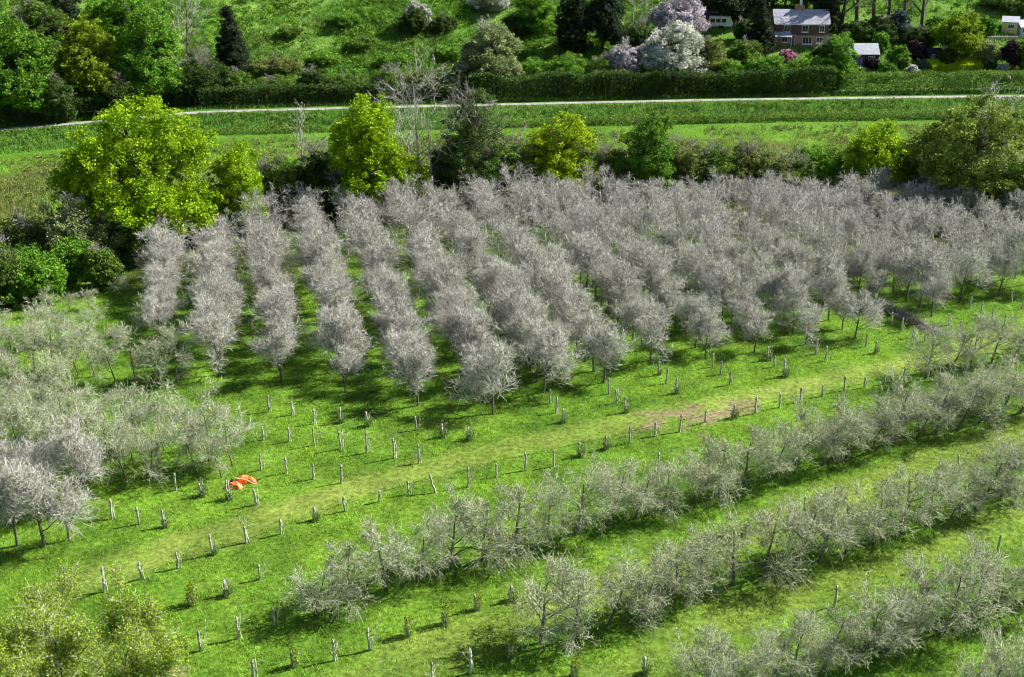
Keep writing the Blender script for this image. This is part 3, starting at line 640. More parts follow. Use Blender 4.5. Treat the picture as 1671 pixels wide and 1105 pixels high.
# ------------------------------------------------------------------ apple trees
def cfg_apple(dens=1.0, spread=1.0, low=.26, droop=0.0, longer=1.0):
    k = lambda n: int(n * dens)
    c = [dict(n=6, wob=.07, up=.05, tap=.75, kids=k(11), ang=1.0 * spread, lr=.52, lt=.45, rr=.55, **{'from': low}),
         dict(n=4, wob=.16, up=.10, tap=.8, kids=k(8), ang=.8, lr=.5, lt=.3, rr=.6, **{'from': .22}),
         dict(n=3, wob=.22, up=.12 - droop, tap=.8, kids=k(9), ang=.75, lr=.62 * longer, lt=.3, rr=.65, **{'from': .15}),
         dict(n=2, wob=.25, up=.12 - droop, tap=.6, kids=k(4), ang=.7, lr=.6, lt=.2, rr=.8, **{'from': .1}),
         dict(n=1, wob=.3, up=.1, tap=.6, kids=0, ang=.5, lr=.5, lt=.3, rr=.5, **{'from': .2})]
    return c
BIG = [bare_meshes(20 + i, cfg_apple(1.0, .86, longer=1.05), 4.15, .11, lean=(rng.normal(0, .08), rng.normal(0, .08)), minr=.009, nbud=1500) for i in range(12)]
LEAN = [bare_meshes(40 + i, cfg_apple(.93, 1.15, .18, .10), 3.9, .12, lean=(.17 + rng.normal(0, .10), .0 + rng.normal(0, .05)), minr=.008, nbud=2200, twig=M_lichen, budsize=.045) for i in range(8)]
SMALL = [bare_meshes(60 + i, cfg_apple(.86, 1.15, .20, .10), 3.6, .07, lean=(rng.normal(0, .06), 0), minr=.008, nbud=1400, twig=M_lichen, budsize=.04) for i in range(6)]
ORD = ['front', 'second', 'third', 'fourth', 'fifth', 'sixth', 'seventh', 'eighth', 'ninth', 'tenth', 'eleventh', 'twelfth', 'thirteenth', 'fourteenth', 'fifteenth', 'sixteenth', 'seventeenth', 'eighteenth', 'nineteenth', 'twentieth', 'twenty first', 'twenty second', 'twenty third', 'twenty fourth', 'twenty fifth', 'twenty sixth', 'twenty seventh', 'twenty eighth', 'twenty ninth', 'thirtieth']
def first(i): return 'first' if i == 0 else ORD[i]
PITCH_M = 2.4; BT = []; KEEP = 174
rows = [((262, 560), (277, 436)), ((358, 612), (354, 428)), ((459, 622), (430, 402)), ((565, 640), (505, 382)), ((681, 663), (575, 368)), ((800, 676), (645, 362)),
        ((888, 642), (708, 358)), ((983, 625), (773, 356)), ((1063, 588), (848, 354)), ((1151, 585), (913, 354)), ((1232, 574), (977, 352)), ((1314, 562), (1046, 352)),
        ((1395, 552), (1113, 350)), ((1420, 500), (1189, 350)), ((1518, 516), (1261, 350)), ((1563, 493), (1312, 350)), ((1630, 484), (1378, 350)), ((1700, 476), (1448, 350)),
        ((1709, 440), (1517, 352)), ((1722, 408), (1590, 356)), ((1728, 384), (1655, 364))]
ROWN = [('leftmost' if i == 0 else ORD[i]) for i in range(len(rows))]; ORD2 = ['first'] + ORD[1:]
big_n = 0
for ri, (fr, bk) in enumerate(rows):
    a, b = gp(*fr), gp(*bk); L = np.linalg.norm((b - a)[:2]); n = int(round(L / PITCH_M))
    for j in range(n + 1):
        t = j / n; p = a + (b - a) * t; p = p + np.array([rng.normal(0, .08), rng.normal(0, .08), 0]); p[2] = zf(p[0], p[1])
        s = 1.0 + .13 * rng.normal(); s = min(max(s, .78), 1.2)
        if j in (0, 1): s *= .94
        BT.append((depth(p), p, s, int(rng.integers(12)), rng.random() * 6.28, s * (.97 + .05 * rng.normal()),
                   'bare tree in the large block: %s from the left row, %s from the front' % (ROWN[ri], ORD2[j])))
        big_n += 1
BT.sort(key=lambda q_: q_[0])
for dp_, p, s, mi_, rz_, sz_, lb in BT[:KEEP]:
    place_pair('apple_tree', BIG[mi_], p, lb, 'tree', 'bare apple trees in the large far block', rz=rz_, sc=(s * .99, s * .99, sz_))
def merge_far(items):                # the farthest trees of the block, past what is built tree by tree
    FARV = []
    for v_ in range(4):
        t = Tree(90 + v_); t.grow(np.array([0, 0, -.15]), np.array([0, 0, 1.]), 4.5, .1, 0, cfg_apple(.88, .85)); a = t.arr([0, 1, 2, 3, 4]); FARV.append(a)
    VV, FF, TT, nv = [], [], [], 0
    for dp_, p, s, mi_, rz_, sz_, lb in items:
        a = FARV[mi_ % 4]; c, q_ = math.cos(rz_), math.sin(rz_); M = np.array([[c * s * .99, q_ * s * .99, 0], [-q_ * s * .99, c * s * .99, 0], [0, 0, sz_]])
        V, F = seg_mesh(a[0] @ M + p, a[1] @ M + p, np.maximum(a[2], .011), np.maximum(a[3], .006)); VV.append(V); FF.append(F + nv); nv += len(V); TT.append(np.repeat(rng.random(len(a[0])), 6))
    tag(link('far_orchard_trees', mesh_np('far_orchard_trees', np.concatenate(VV), [np.concatenate(FF)], [M_twig], tint=np.concatenate(TT))), 'mass of bare apple trees at the far side of the large block', 'trees', kind='stuff')
print('big block', len(BT)); merge_far(BT[KEEP:])
def yline(pts, x): return float(np.interp(x, [q_[0] for q_ in pts], [q_[1] for q_ in pts]))
def near_row(us, pts, lab, meshes, grp, sc0=1.0, rz0=.5):
    for j, u in enumerate(us):
        p = gp(u, yline(pts, u)); s = sc0 * (1 + .10 * rng.normal()); s = min(max(s, sc0 * .8), sc0 * 1.18)
        place_pair('apple_tree', meshes[int(rng.integers(len(meshes)))], p, lab % first(j), 'tree', grp, rz=rng.normal(0, rz0), sc=s)
near_row([513, 567, 630, 686, 735, 786, 840, 893, 942, 989, 1036, 1083, 1128, 1171, 1212, 1255, 1297, 1341, 1381, 1420, 1460, 1495, 1528, 1562, 1597, 1630, 1665, 1700],
         [(513, 1005), (630, 963), (786, 916), (942, 869), (1083, 835), (1255, 785), (1460, 725), (1630, 684), (1700, 664)],
         'leaning apple tree, %s from the left in the row just below the stake line', LEAN, 'leaning apple trees in the rows below the track')
near_row([882, 940, 992, 1045, 1095, 1141, 1196, 1245, 1290, 1335, 1380, 1424, 1467, 1510, 1550, 1592, 1634, 1675, 1712],
         [(882, 1050), (940, 1040), (992, 1020), (1141, 966), (1335, 919), (1424, 886), (1510, 859), (1634, 816), (1720, 790)],
         'leaning apple tree, %s from the left in the second row below the track', LEAN, 'leaning apple trees in the rows below the track')
near_row([1140, 1195, 1245, 1290, 1339, 1390, 1440, 1490, 1540, 1585, 1627, 1672, 1715],
         [(1140, 1155), (1339, 1100), (1490, 1050), (1627, 1000), (1720, 966)],
         'leaning apple tree, %s from the left in the third row below the track', LEAN, 'leaning apple trees in the rows below the track')
near_row([1600, 1650, 1700], [(1600, 1185), (1700, 1150)], 'lichen grey apple tree, %s from the left in the bottom right corner', LEAN, 'leaning apple trees in the rows below the track')
near_row([1510, 1548, 1582, 1618, 1655, 1690], [(1510, 618), (1690, 574)], 'apple tree, %s from the left, short row above the right end of the track', LEAN, 'leaning apple trees in the rows below the track')
LGp = 'small apple trees in the left blocks'
near_row([-25, 20, 58, 95, 128, 155, 190, 222, 258, 290], [(-25, 592), (58, 606), (155, 615), (190, 628), (290, 628)], 'small bare tree, %s from the left, top row of the left block', SMALL, LGp, 1.15, 3)
near_row([-30, 15, 60, 100, 140], [(-30, 560), (140, 560)], 'small bare apple tree, %s from the left behind the top row of the left block', SMALL, LGp, .9, 3)
near_row([-20, 25, 70, 112, 150, 190, 228, 268, 303, 341, 380], [(-20, 700), (100, 712), (228, 728), (303, 742), (341, 752), (380, 760)], 'bare apple tree, %s from the left in the middle row of the left block', SMALL, LGp, 1.1, 3)
near_row([-10, 40, 85, 128, 165, 207, 243], [(-10, 745), (85, 755), (128, 766), (207, 785), (243, 793)], 'bare tree, %s from the left, left block row just above the stakes', SMALL, LGp, 1.1, 3)
near_row([-5, 45, 92, 135, 175, 218, 260, 322, 362], [(-5, 725), (135, 742), (260, 764), (362, 780)], 'bare tree, %s from the left, between the two middle rows of the left block', SMALL, LGp, .95, 3)
near_row([30, 80, 125], [(30, 655), (125, 665)], 'bare tree, %s from the left, just below the top row of the left block', SMALL, LGp, 1.1, 3)
near_row([-15, 35, 82, 125], [(-15, 818), (125, 828)], 'dense bare tree, %s from the left, upper of the two lowest left rows', BIG, LGp, .98, 3)
near_row([-25, 28, 72, 113], [(-25, 888), (72, 892), (113, 882)], 'dense bare apple tree, %s from the left in the lowest left row', BIG, LGp, 1.0, 3)
near_row([200], [(0, 485), (300, 485)], 'single slim bare sapling on the grass left of the large block%.0s', SMALL, None, .55, 3)
near_row([86, 115, 146], [(80, 512), (150, 505)], 'pale thin young tree, %s from the left below the green hedgerow bushes', SMALL, LGp, .6, 3)

# ------------------------------------------------------------------ stakes
def stake_mesh(seed):
    r = np.random.default_rng(seed); V = []; n = 7; k = 7; h = 1.0
    for i in range(n):
        t = i / (n - 1); ox, oy = .02 * r.normal(), .02 * r.normal()
        for j in range(k):
            a = 2 * math.pi * j / k; rr = .078 * (1 - .12 * t) * (1 + .14 * r.normal())
            V.append((ox + rr * math.cos(a), oy + rr * math.sin(a), -.12 / 1.6 + t * h + (.03 * math.cos(a) if i == n - 1 else 0)))
    F = [[i * k + j, i * k + (j + 1) % k, (i + 1) * k + (j + 1) % k, (i + 1) * k + j] for i in range(n - 1) for j in range(k)]
    return mesh_np('tree_stake', V, [np.array(F), np.array([[(n - 1) * k + j for j in range(k)]])], [M_stake])
def tie_mesh():
    P0, P1 = [], []
    for j in range(8):
        a, b = j / 8 * 6.283, (j + 1) / 8 * 6.283; P0.append((0.090 * math.cos(a), 0.090 * math.sin(a), .80)); P1.append((0.090 * math.cos(b), 0.090 * math.sin(b), .80))
    V, F = seg_mesh(P0, P1, np.full(8, .012), np.full(8, .012), 4); return mesh_np('tie', V, [F], [M_tie])
M_tie = ramp_mat('rubber_tie', [(.02, .02, .02), (.05, .05, .05)])
SM = [stake_mesh(i) for i in range(6)]; TIE = tie_mesh()
def stub_mesh(seed, sprouts):        # dead trunk remnant tied to its stake, sometimes with living suckers at the foot
    t = Tree(seed); c = [dict(n=5, wob=.12, up=.1, tap=.6, kids=5, ang=.9, lr=.4, lt=.2, rr=.5), dict(n=3, wob=.3, up=.1, tap=.7, kids=3, ang=.8, lr=.6, lt=.3, rr=.6), dict(n=2, wob=.3, up=.1, tap=.7, kids=0, ang=1, lr=1, lt=0, rr=1)]
    for q_ in c: q_['from'] = .35
    t.grow(np.array([0, 0, -.1]), np.array([.05, 0, 1.]), 1.25, .035, 0, c)
    A = t.arr([0, 1, 2]); V, F = seg_mesh(A[0], A[1], A[2], np.maximum(A[3], .008), 4); tn = np.repeat(t.r.random(len(A[0])), 8); fs = [F]; ms = [0]
    if sprouts:
        n = 260 * sprouts; r = t.r; a = r.random(n) * 6.28; rr = .32 * r.random(n) ** .6; hz = .1 + (.55 if sprouts == 1 else 1.3) * r.random(n)
        LV, LF = leaves_np(np.stack([rr * np.cos(a), rr * np.sin(a), hz], 1), .05, r); LF = LF + len(V); V = np.concatenate([V, LV]); fs.append(LF); ms.append(1); tn = np.concatenate([tn, np.repeat(r.random(n), 4)])
        m = 24; a = r.random(m) * 6.28; P0 = np.stack([.1 * np.cos(a), .1 * np.sin(a), a * 0], 1); P1 = P0 + np.stack([.2 * np.cos(a), .2 * np.sin(a), .4 + .5 * r.random(m)], 1)
        SV, SF = seg_mesh(P0, P1, np.full(m, .01), np.full(m, .006), 3); SF = SF + len(V); V = np.concatenate([V, SV]); fs.append(SF); ms.append(0); tn = np.concatenate([tn, np.repeat(r.random(m), 6)])
    return mesh_np('dead_sapling', V, fs, [M_lichen, LM['mid'] if sprouts == 1 else LM['yg']], ms, tn)
STUB = [[stub_mesh(800 + 10 * k + i, k) for i in range(3)] for k in range(3)]
# groups: (label pattern, [(u, vbase, hpx, extra)])  extra: 0 none, 1 dead sapling, 2 dark suckers, 3 fresh leafy shoots, L lean left
ST = [
 ('stake, %s from left in the line beside the track', [(458, 872, 28, 1), (513, 850, 24, 2), (562, 835, 24, 0), (619, 819, 22, 1), (667, 807, 26, 0), (711, 804, 30, 'L'), (764, 795, 33, 0), (810, 779, 26, 0), (858, 768, 30, 0), (903, 762, 32, 0), (945, 745, 26, 2), (987, 734, 24, 2), (1027, 723, 27, 0), (1069, 712, 26, 0), (1109, 705, 28, 0), (1150, 690, 22, 0), (1196, 683, 25, 2), (1233, 675, 26, 0), (1272, 665, 27, 0), (1305, 657, 24, 0), (1342, 647, 22, 0), (1377, 638, 24, 0), (1410, 633, 20, 0), (1443, 627, 20, 0), (1474, 618, 22, 0)]),
 ('stake, %s from the left below the orange heap', [(287, 800, 28, 0), (328, 810, 24, 2), (372, 815, 30, 2), (418, 824, 31, 0)]),
 ('stake, %s from the left above the orange heap', [(426, 767, 26, 0), (468, 772, 26, 0), (512, 782, 28, 0), (557, 789, 30, 0)]),
 ('stake, %s from the left in the row beside the lowest left trees', [(183, 847, 31, 0), (227, 856, 32, 0), (267, 861, 32, 2)]),
 ('stake, %s from the left in the staggered left line', [(171, 966, 38, 0), (231, 946, 32, 1), (291, 928, 32, 1), (347, 905, 34, 2), (402, 886, 34, 1)]),
 ('stake, %s from the left in the line below the worn corner', [(245, 1010, 30, 2), (310, 988, 20, 3), (368, 973, 30, 2), (424, 946, 24, 1)]),
 ('stake, %s from the left in the bottom left line', [(327, 1062, 38, 1), (389, 1042, 34, 0), (448, 1020, 34, 1)]),
 ('stake, %s from the left in the lowest line', [(415, 1112, 34, 1), (478, 1088, 20, 3), (546, 1078, 34, 0), (603, 1062, 38, 1), (664, 1038, 32, 3), (724, 1020, 20, 3), (776, 996, 26, 3), (833, 982, 26, 2)]),
 ('stake, %s from the left at the bottom edge, middle', [(706, 1118, 40, 1), (768, 1099, 42, 1), (830, 1074, 30, 3), (1051, 1100, 30, 2), (935, 1105, 18, 3)]),
 ('stake, %s from the left in the upper middle line', [(439, 672, 26, 0), (477, 677, 22, 1), (513, 692, 28, 1), (555, 690, 26, 2), (598, 696, 26, 2), (679, 702, 26, 1), (721, 714, 22, 2), (764, 718, 22, 2)]),
 ('stake, %s from the left in the lower middle line', [(430, 718, 26, 0), (472, 721, 26, 0), (513, 727, 36, 1), (556, 733, 30, 1), (598, 739, 34, 1), (643, 748, 36, 1), (684, 757, 36, 1)]),
 ('stake, %s from the top in the file below the seventh row', [(898, 659, 26, 0), (907, 674, 26, 0), (918, 690, 26, 2)]),
 ('stake, %s from the top in the file below the eighth row', [(993, 643, 26, 0), (1006, 658, 26, 0), (1020, 674, 26, 2)]),
 ('stake, %s from the top in the file below the ninth row', [(1074, 612, 24, 2), (1087, 626, 24, 0), (1103, 642, 25, 2)]),
 ('stake, %s from the top in the file below the tenth row', [(1163, 599, 22, 0), (1176, 611, 24, 0), (1191, 628, 25, 1)]),
 ('stake, %s from the top in the file below the eleventh row', [(1252, 588, 24, 2), (1263, 599, 20, 0), (1280, 615, 28, 2)]),
 ('stake, %s from the top in the pair below the twelfth row', [(1331, 578, 24, 0), (1347, 590, 26, 0)]),
 ('stake, %s from the top in the pair below the thirteenth row', [(1413, 566, 24, 0), (1428, 577, 22, 2)]),
 ('stake, %s from the left in the file beside the branch heap', [(1436, 521, 20, 0), (1454, 531, 22, 0), (1471, 541, 22, 0), (1489, 551, 20, 0), (1508, 558, 20, 0)]),
 ('stake, %s from the left right of the branch heap', [(1547, 531, 18, 0), (1566, 543, 22, 2), (1582, 503, 20, 1), (1600, 514, 24, 0), (1619, 522, 20, 0), (1639, 534, 20, 1), (1650, 494, 22, 0), (1668, 504, 22, 0)]),
 ('stake, %s from the left in the first leaning row', [(987, 788, 32, 0), (1074, 768, 28, 0), (1262, 730, 22, 0)]),
 ('stake, %s from the left above the lower leaning rows', [(1362, 816, 26, 0), (1270, 848, 28, 0), (1312, 838, 28, 0), (1562, 766, 28, 0), (1632, 745, 24, 0), (1362, 990, 34, 0), (1500, 932, 30, 0), (1588, 918, 30, 0), (1628, 902, 30, 0)]),
]
for pat, L in ST:
    L = sorted(L, key=lambda q_: q_[0])
    for j, (u, vb, hp, ex) in enumerate(L):
        p = gp(u, vb); h = max(.9, min(2.3, h_at(p, vb - hp))) * (.88 + .26 * rng.random())
        if ex == 0 and rng.random() < .6: ex = 1
        s = link('tree_stake', SM[int(rng.integers(6))], None, p, rng.random() * 6.28, (1.0, 1.0, h))
        s.rotation_euler = (rng.normal(0, .03), -.28 if ex == 'L' else rng.normal(0, .03), rng.random() * .8 if ex == 'L' else rng.random() * 6.28)
        if ex == 'L': s.rotation_euler[2] = 0
        tag(s, pat % first(j), 'stake', 'wooden tree stakes in the orchard grass')
        link('tie', TIE, s)
        if ex in (1, 2, 3):
            m = STUB[ex - 1][int(rng.integers(3))]; q = p + np.array([.16, .06, 0]); q[2] = zf(q[0], q[1])
            o = link('dead_sapling', m, None, q, rng.random() * 6.28, (.8 + .4 * rng.random()) * (1.25 if hp > 33 and ex == 1 else 1))
            tag(o, ('dead sapling', 'suckering stump', 'leafy sapling')[ex - 1] + ' by' + (pat % first(j)).replace('stake,', ''), 'sapling', 'saplings tied to the orchard stakes')

# ------------------------------------------------------------------ heaps of dead branches
def brush(seed, A, B, width, hgt, n, label):
    r = np.random.default_rng(seed); t = r.random(n); c = A[None, :2] * (1 - t[:, None]) + B[None, :2] * t[:, None] + r.normal(0, width * .35, (n, 2))
    dd = np.hypot(*((c - (A[:2] * (1 - t[:, None]) + B[:2] * t[:, None])).T)) / width
    z = zf(c[:, 0], c[:, 1]) + hgt * np.exp(-dd ** 2 * 3) * r.random(n); d = r.normal(size=(n, 3)); d[:, 2] = d[:, 2] * .35 + .15; d /= np.linalg.norm(d, axis=1, keepdims=True)
    Ls = .4 + 1.3 * r.random(n); P0 = np.stack([c[:, 0], c[:, 1], z], 1); P1 = P0 + d * Ls[:, None] * .5; d2 = d + r.normal(0, .35, (n, 3)); P2 = P1 + d2 * Ls[:, None] * .5
    rr = .008 + .03 * r.random(n) ** 4
    V, F = seg_mesh(np.concatenate([P0, P1]), np.concatenate([P1, P2]), np.concatenate([rr, rr * .7]), np.concatenate([rr * .7, rr * .3]), 3)
    o = link('branch_heap', mesh_np('branch_heap', V, [F], [M_dead], tint=np.repeat(r.random(2 * n), 6))); tag(o, label, 'branches', kind='stuff')
brush(1, gp(1428, 495), gp(1532, 548), .75, .4, 1500, 'long heap of cut dead branches on the grass right of the large block')
brush(2, gp(1340, 725), gp(1600, 655), .8, 2.7, 3200, 'dark tangle of dead branches among the right end of the first leaning row')

# ------------------------------------------------------------------ bottom left willow, close to the camera
p = plane_pt(100, 1110, 4.6); p[2] = zf(p[0], p[1])
r = np.random.default_rng(5); t = Tree(5); cf = cfg_wild(7, 1.25); t.grow(np.array([0, 0, -.3]), np.array([.05, 0, 1.]), 5.6, .16, 0, cf)
for a in range(7):
    t.grow(np.array([0, 0, .3]), unit(np.array([math.cos(a * .9), math.sin(a * .9), .9])), 5.4, .11, 0, cf)
A = t.arr([0, 1]); V, F = seg_mesh(A[0], A[1], A[2], np.maximum(A[3], .01), 6); trunk = mesh_np('trunk', V, [F], [M_bark], smooth=True)
B = t.arr([2, 3]); V, F = seg_mesh(B[0], B[1], np.maximum(B[2], .009), np.maximum(B[3], .005), 3); tn = np.repeat(r.random(len(B[0])), 6)
tw = t.arr([2, 3]); n = 150000; ix = r.integers(0, len(tw[0]), n); f = r.random((n, 1)); c0 = tw[0][ix] * (1 - f) + tw[1][ix] * f + r.normal(0, .12, (n, 3))
LV, LF = leaves_np(c0, .042, r, asp=.5); LF = LF + len(V); V = np.concatenate([V, LV]); tn = np.concatenate([tn, np.repeat(r.random(n), 4)])
LM['near'] = leafmat('young_willow_leaf', (.12, .22, .012), (.42, .54, .05))
crown = mesh_np('crown', V, [F, LF], [M_lichen, LM['near']], [0, 1], tn)
place_pair('willow_tree', (trunk, crown), p, 'nearest tree, yellow green young leaves over pale twigs, in the bottom left corner', 'tree', None, sc=1.3)

# ------------------------------------------------------------------ orange heap
def orange_heap():
    m = ramp_mat('orange_tarpaulin', [(.62, .09, .012), (.85, .17, .03), (.90, .30, .12)], scale=2.5, rough=.45, bump=.03, spec=.5)
    pc = gp(392, 792); e = bpy.data.objects.new('tarpaulin_heap', None); C.objects.link(e); e.location = [float(a) for a in pc]
    tag(e, 'crumpled orange tarpaulin heap lying on the grass near the stakes', 'tarpaulin')
    def lobe(seed, cx, cy, rx, ry, h):
        r = np.random.default_rng(seed); n, k = 12, 36; V = []
        for i in range(n + 1):
            t = i / n
            for j in range(k):
                a = 2 * math.pi * j / k; R1 = 1 + .16 * math.sin(3 * a + seed) + .10 * math.sin(7 * a + 2 * seed) 
                q = t * R1; zz = h * (1 - t ** 2.6) * (.75 + .5 * float(vn(math.cos(a) * q * 4 + 9, math.sin(a) * q * 4 + 9, 1, seed))) + .02
                V.append((cx + rx * q * math.cos(a), cy + ry * q * math.sin(a), zz if i < n else -.03))
        F = [[i * k + j, i * k + (j + 1) % k, (i + 1) * k + (j + 1) % k, (i + 1) * k + j] for i in range(n) for j in range(k)]
        return mesh_np('sheet', V, [np.array(F)], [m], smooth=True)
    link('sheet', lobe(3, .25, .5, .85, .42, .45), e); link('sheet', lobe(4, -.35, -.35, .68, .42, .40), e)
    V, F = seg_mesh([(-.35, .12, .50), (.5, -.05, .46)], [(.5, -.05, .46), (1.15, -.28, .20)], [.05, .05], [.05, .04], 6)
    link('pole', mesh_np('pole', V, [F], [ramp_mat('pale_pole', [(.55, .42, .2), (.75, .62, .35)])]), e)
    V, F = seg_mesh([(-.75, .12, .05), (-.6, .3, .3), (1.1, .62, .1)], [(-.6, .3, .35), (-.5, .2, .1), (1.35, .58, .2)], [.13, .1, .07], [.1, .12, .05], 7)
    link('dark_sack', mesh_np('dark_sack', V, [F], [ramp_mat('black_plastic', [(.01, .01, .012), (.03, .03, .035)], rough=.4)]), e)
orange_heap()

# ------------------------------------------------------------------ buildings and garden things
class MB:
    def __init__(s): s.v = []; s.f = []
    def quad(s, *p):
        b = len(s.v); s.v += [tuple(q) for q in p]; s.f.append(tuple(range(b, b + len(p))))
    def box(s, x0, x1, y0, y1, z0, z1):
        p = [(x0, y0, z0), (x1, y0, z0), (x1, y1, z0), (x0, y1, z0), (x0, y0, z1), (x1, y0, z1), (x1, y1, z1), (x0, y1, z1)]
        b = len(s.v); s.v += p
        s.f += [tuple(b + i for i in f) for f in ((0, 3, 2, 1), (4, 5, 6, 7), (0, 1, 5, 4), (1, 2, 6, 5), (2, 3, 7, 6), (3, 0, 4, 7))]
    def build(s, name, m, parent=None, loc=None, rz=0):
        me = bpy.data.meshes.new(name); me.from_pydata(s.v, [], s.f); me.materials.append(m); me.update()
        return link(name, me, parent, loc, rz)
def brickmat(name, c1, c2, mort, sc=1.0, bw=.22, rh=.075):
    m, t, b = mat(name); N = t.nodes; L = t.links; tc = N.new('ShaderNodeTexCoord'); mp = N.new('ShaderNodeMapping'); mp.inputs['Rotation'].default_value = (R(90), 0, 0)
    br = N.new('ShaderNodeTexBrick'); br.inputs['Scale'].default_value = sc; br.inputs['Brick Width'].default_value = bw; br.inputs['Row Height'].default_value = rh; br.inputs['Mortar Size'].default_value = .01
    br.inputs['Color1'].default_value = lin(c1); br.inputs['Color2'].default_value = lin(c2); br.inputs['Mortar'].default_value = lin(mort)
    L.new(tc.outputs['Object'], mp.inputs[0]); L.new(mp.outputs[0], br.inputs['Vector']); L.new(br.outputs[0], b.inputs['Base Color']); b.inputs['Roughness'].default_value = .9
    return m
M_brick = brickmat('red_brick', (.30, .12, .09), (.42, .2, .15), (.4, .34, .3))
M_tilehung = brickmat('hung_tiles', (.10, .055, .055), (.16, .09, .085), (.05, .03, .03), 1, .2, .12)
M_slate = ramp_mat('slate', [(.27, .27, .33), (.46, .46, .54)], scale=2.2, rough=.6)
M_slate2 = ramp_mat('felt_roof', [(.33, .36, .42), (.52, .55, .60)], scale=2, rough=.7)
M_white = ramp_mat('white_paint', [(.70, .70, .70), (.82, .82, .82)], rough=.5)
M_glass, _t, _b = mat('window_glass'); _b.inputs['Base Color'].default_value = (.04, .045, .06, 1); _b.inputs['Roughness'].default_value = .08
M_darkwood = ramp_mat('dark_timber', [(.03, .028, .04), (.07, .06, .085)], scale=3)
M_bluewood = ramp_mat('violet_timber', [(.09, .08, .17), (.16, .14, .26)], scale=3)
M_yellow = ramp_mat('yellow_boards', [(.60, .50, .22), (.72, .62, .32)], scale=2)
M_conc = ramp_mat('pale_concrete', [(.35, .34, .3), (.5, .48, .44)], scale=3)
def gable(mb, x0, x1, y0, y1, ze, zr, ov=.3, th=.12):       # ridge along x: two sloped slabs
    ym = (y0 + y1) / 2; s = (zr - ze) / (ym - y0)
    for sg in (-1, 1):
        ya = (y0 - ov) if sg < 0 else (y1 + ov); za = ze - s * ov
        p = [(x0 - ov, ya, za), (x1 + ov, ya, za), (x1 + ov, ym, zr), (x0 - ov, ym, zr)]
        if sg > 0: p = [p[1], p[0], p[3], p[2]]
        b = len(mb.v); mb.v += p + [(a_, b_, c_ + th) for a_, b_, c_ in p]
        mb.f += [tuple(b + i for i in f) for f in ((0, 3, 2, 1), (4, 5, 6, 7), (0, 1, 5, 4), (1, 2, 6, 5), (2, 3, 7, 6), (3, 0, 4, 7))]
def window(parent, x0, x1, z0, z1, y, bars=1, name='window'):
    g_ = MB(); g_.box(x0, x1, y - .02, y + .05, z0, z1); o = g_.build(name, M_glass, parent)
    f = MB(); t = .08
    f.box(x0 - t, x0, y - .07, y + .05, z0 - t, z1 + t); f.box(x1, x1 + t, y - .07, y + .05, z0 - t, z1 + t); f.box(x0, x1, y - .07, y + .05, z1, z1 + t); f.box(x0, x1, y - .07, y + .05, z0 - t, z0)
    for k in range(bars): xm = x0 + (x1 - x0) * (k + 1) / (bars + 1); f.box(xm - .03, xm + .03, y - .06, y - .021, z0, z1)
    f.build('frame', M_white, o); s = MB(); s.box(x0 - .15, x1 + .15, y - .2, y - .071, z0 - .22, z0 - t); s.build('sill', M_white, o)
def root(name, u, v, label, cat, rz=0):
    p = gp(u, v); e = bpy.data.objects.new(name, None); C.objects.link(e); e.location = [float(a) for a in p]; e.rotation_euler = (0, 0, rz); tag(e, label, cat)
    return e, depth(p) / FPX, p
# brick house
e, k, p = root('brick_house', 1306, 76, 'two storey brick house with grey slate roof and white windows', 'house', R(-3))
hw = 43 * k; D = 6.0; ZE = h_at(p, 38); ZR = ZE + 2.3; zm = ZE * .48
w_ = MB(); w_.box(-hw, hw, 0, D, -2, zm); w_.build('ground_floor_wall', M_brick, e)
w_ = MB(); w_.box(-hw - .04, hw + .04, -.04, D + .04, zm, ZE); w_.v += [(-hw - .04, -.04, ZE), (-hw - .04, D + .04, ZE), (-hw - .04, D / 2, ZR), (hw + .04, -.04, ZE), (hw + .04, D + .04, ZE), (hw + .04, D / 2, ZR)]; b_ = 8
w_.f += [(b_, b_ + 2, b_ + 1), (b_ + 3, b_ + 4, b_ + 5)]; w_.build('upper_wall', M_tilehung, e)
rf = MB(); gable(rf, -hw, hw, 0, D, ZE, ZR); rfo = rf.build('roof', M_slate, e)
ch = MB(); cx = -2 * k; ch.box(cx - .9, cx + .9, D / 2 - .35, D / 2 + .35, ZR - .4, ZR + .9); ch.build('chimney', M_brick, rfo)
ch = MB(); ch.box(cx - .05, cx + .4, D / 2 - .2, D / 2 + .25, ZR + .9, ZR + 2.0); ch.build('chimney_pot', M_white, rfo)
for uc, wd_ in ((1282, 9), (1311, 9), (1338, 7)): window(e, (uc - 1306 - wd_ / 2) * k, (uc - 1306 + wd_ / 2) * k, zm + .75, ZE - .45, -.06, 1)
window(e, (1280 - 1306 - 4) * k, (1280 - 1306 + 4) * k, .9, zm - .4, -.02, 1); window(e, (1316 - 1306 - 7) * k, (1316 - 1306 + 7) * k, .6, zm - .35, -.02, 2); window(e, (1336 - 1306 - 5) * k, (1336 - 1306 + 5) * k, .8, zm - .4, -.02, 1)
d_ = MB(); d_.box(-14.5 * k, -10.5 * k, -.05, .03, 0, 2.1); dd = d_.build('door', M_bluewood, e); d_ = MB(); d_.box(-15 * k, -14.5 * k, -.08, .03, 0, 2.2); d_.box(-10.5 * k, -10 * k, -.08, .03, 0, 2.2); d_.box(-15 * k, -10 * k, -.08, .03, 2.2, 2.32); d_.build('door_frame', M_white, dd)
d_ = MB(); d_.box(-43 * k, 43 * k, -.42, -.34, ZE - .32, ZE - .2); d_.build('gutter', M_white, e)
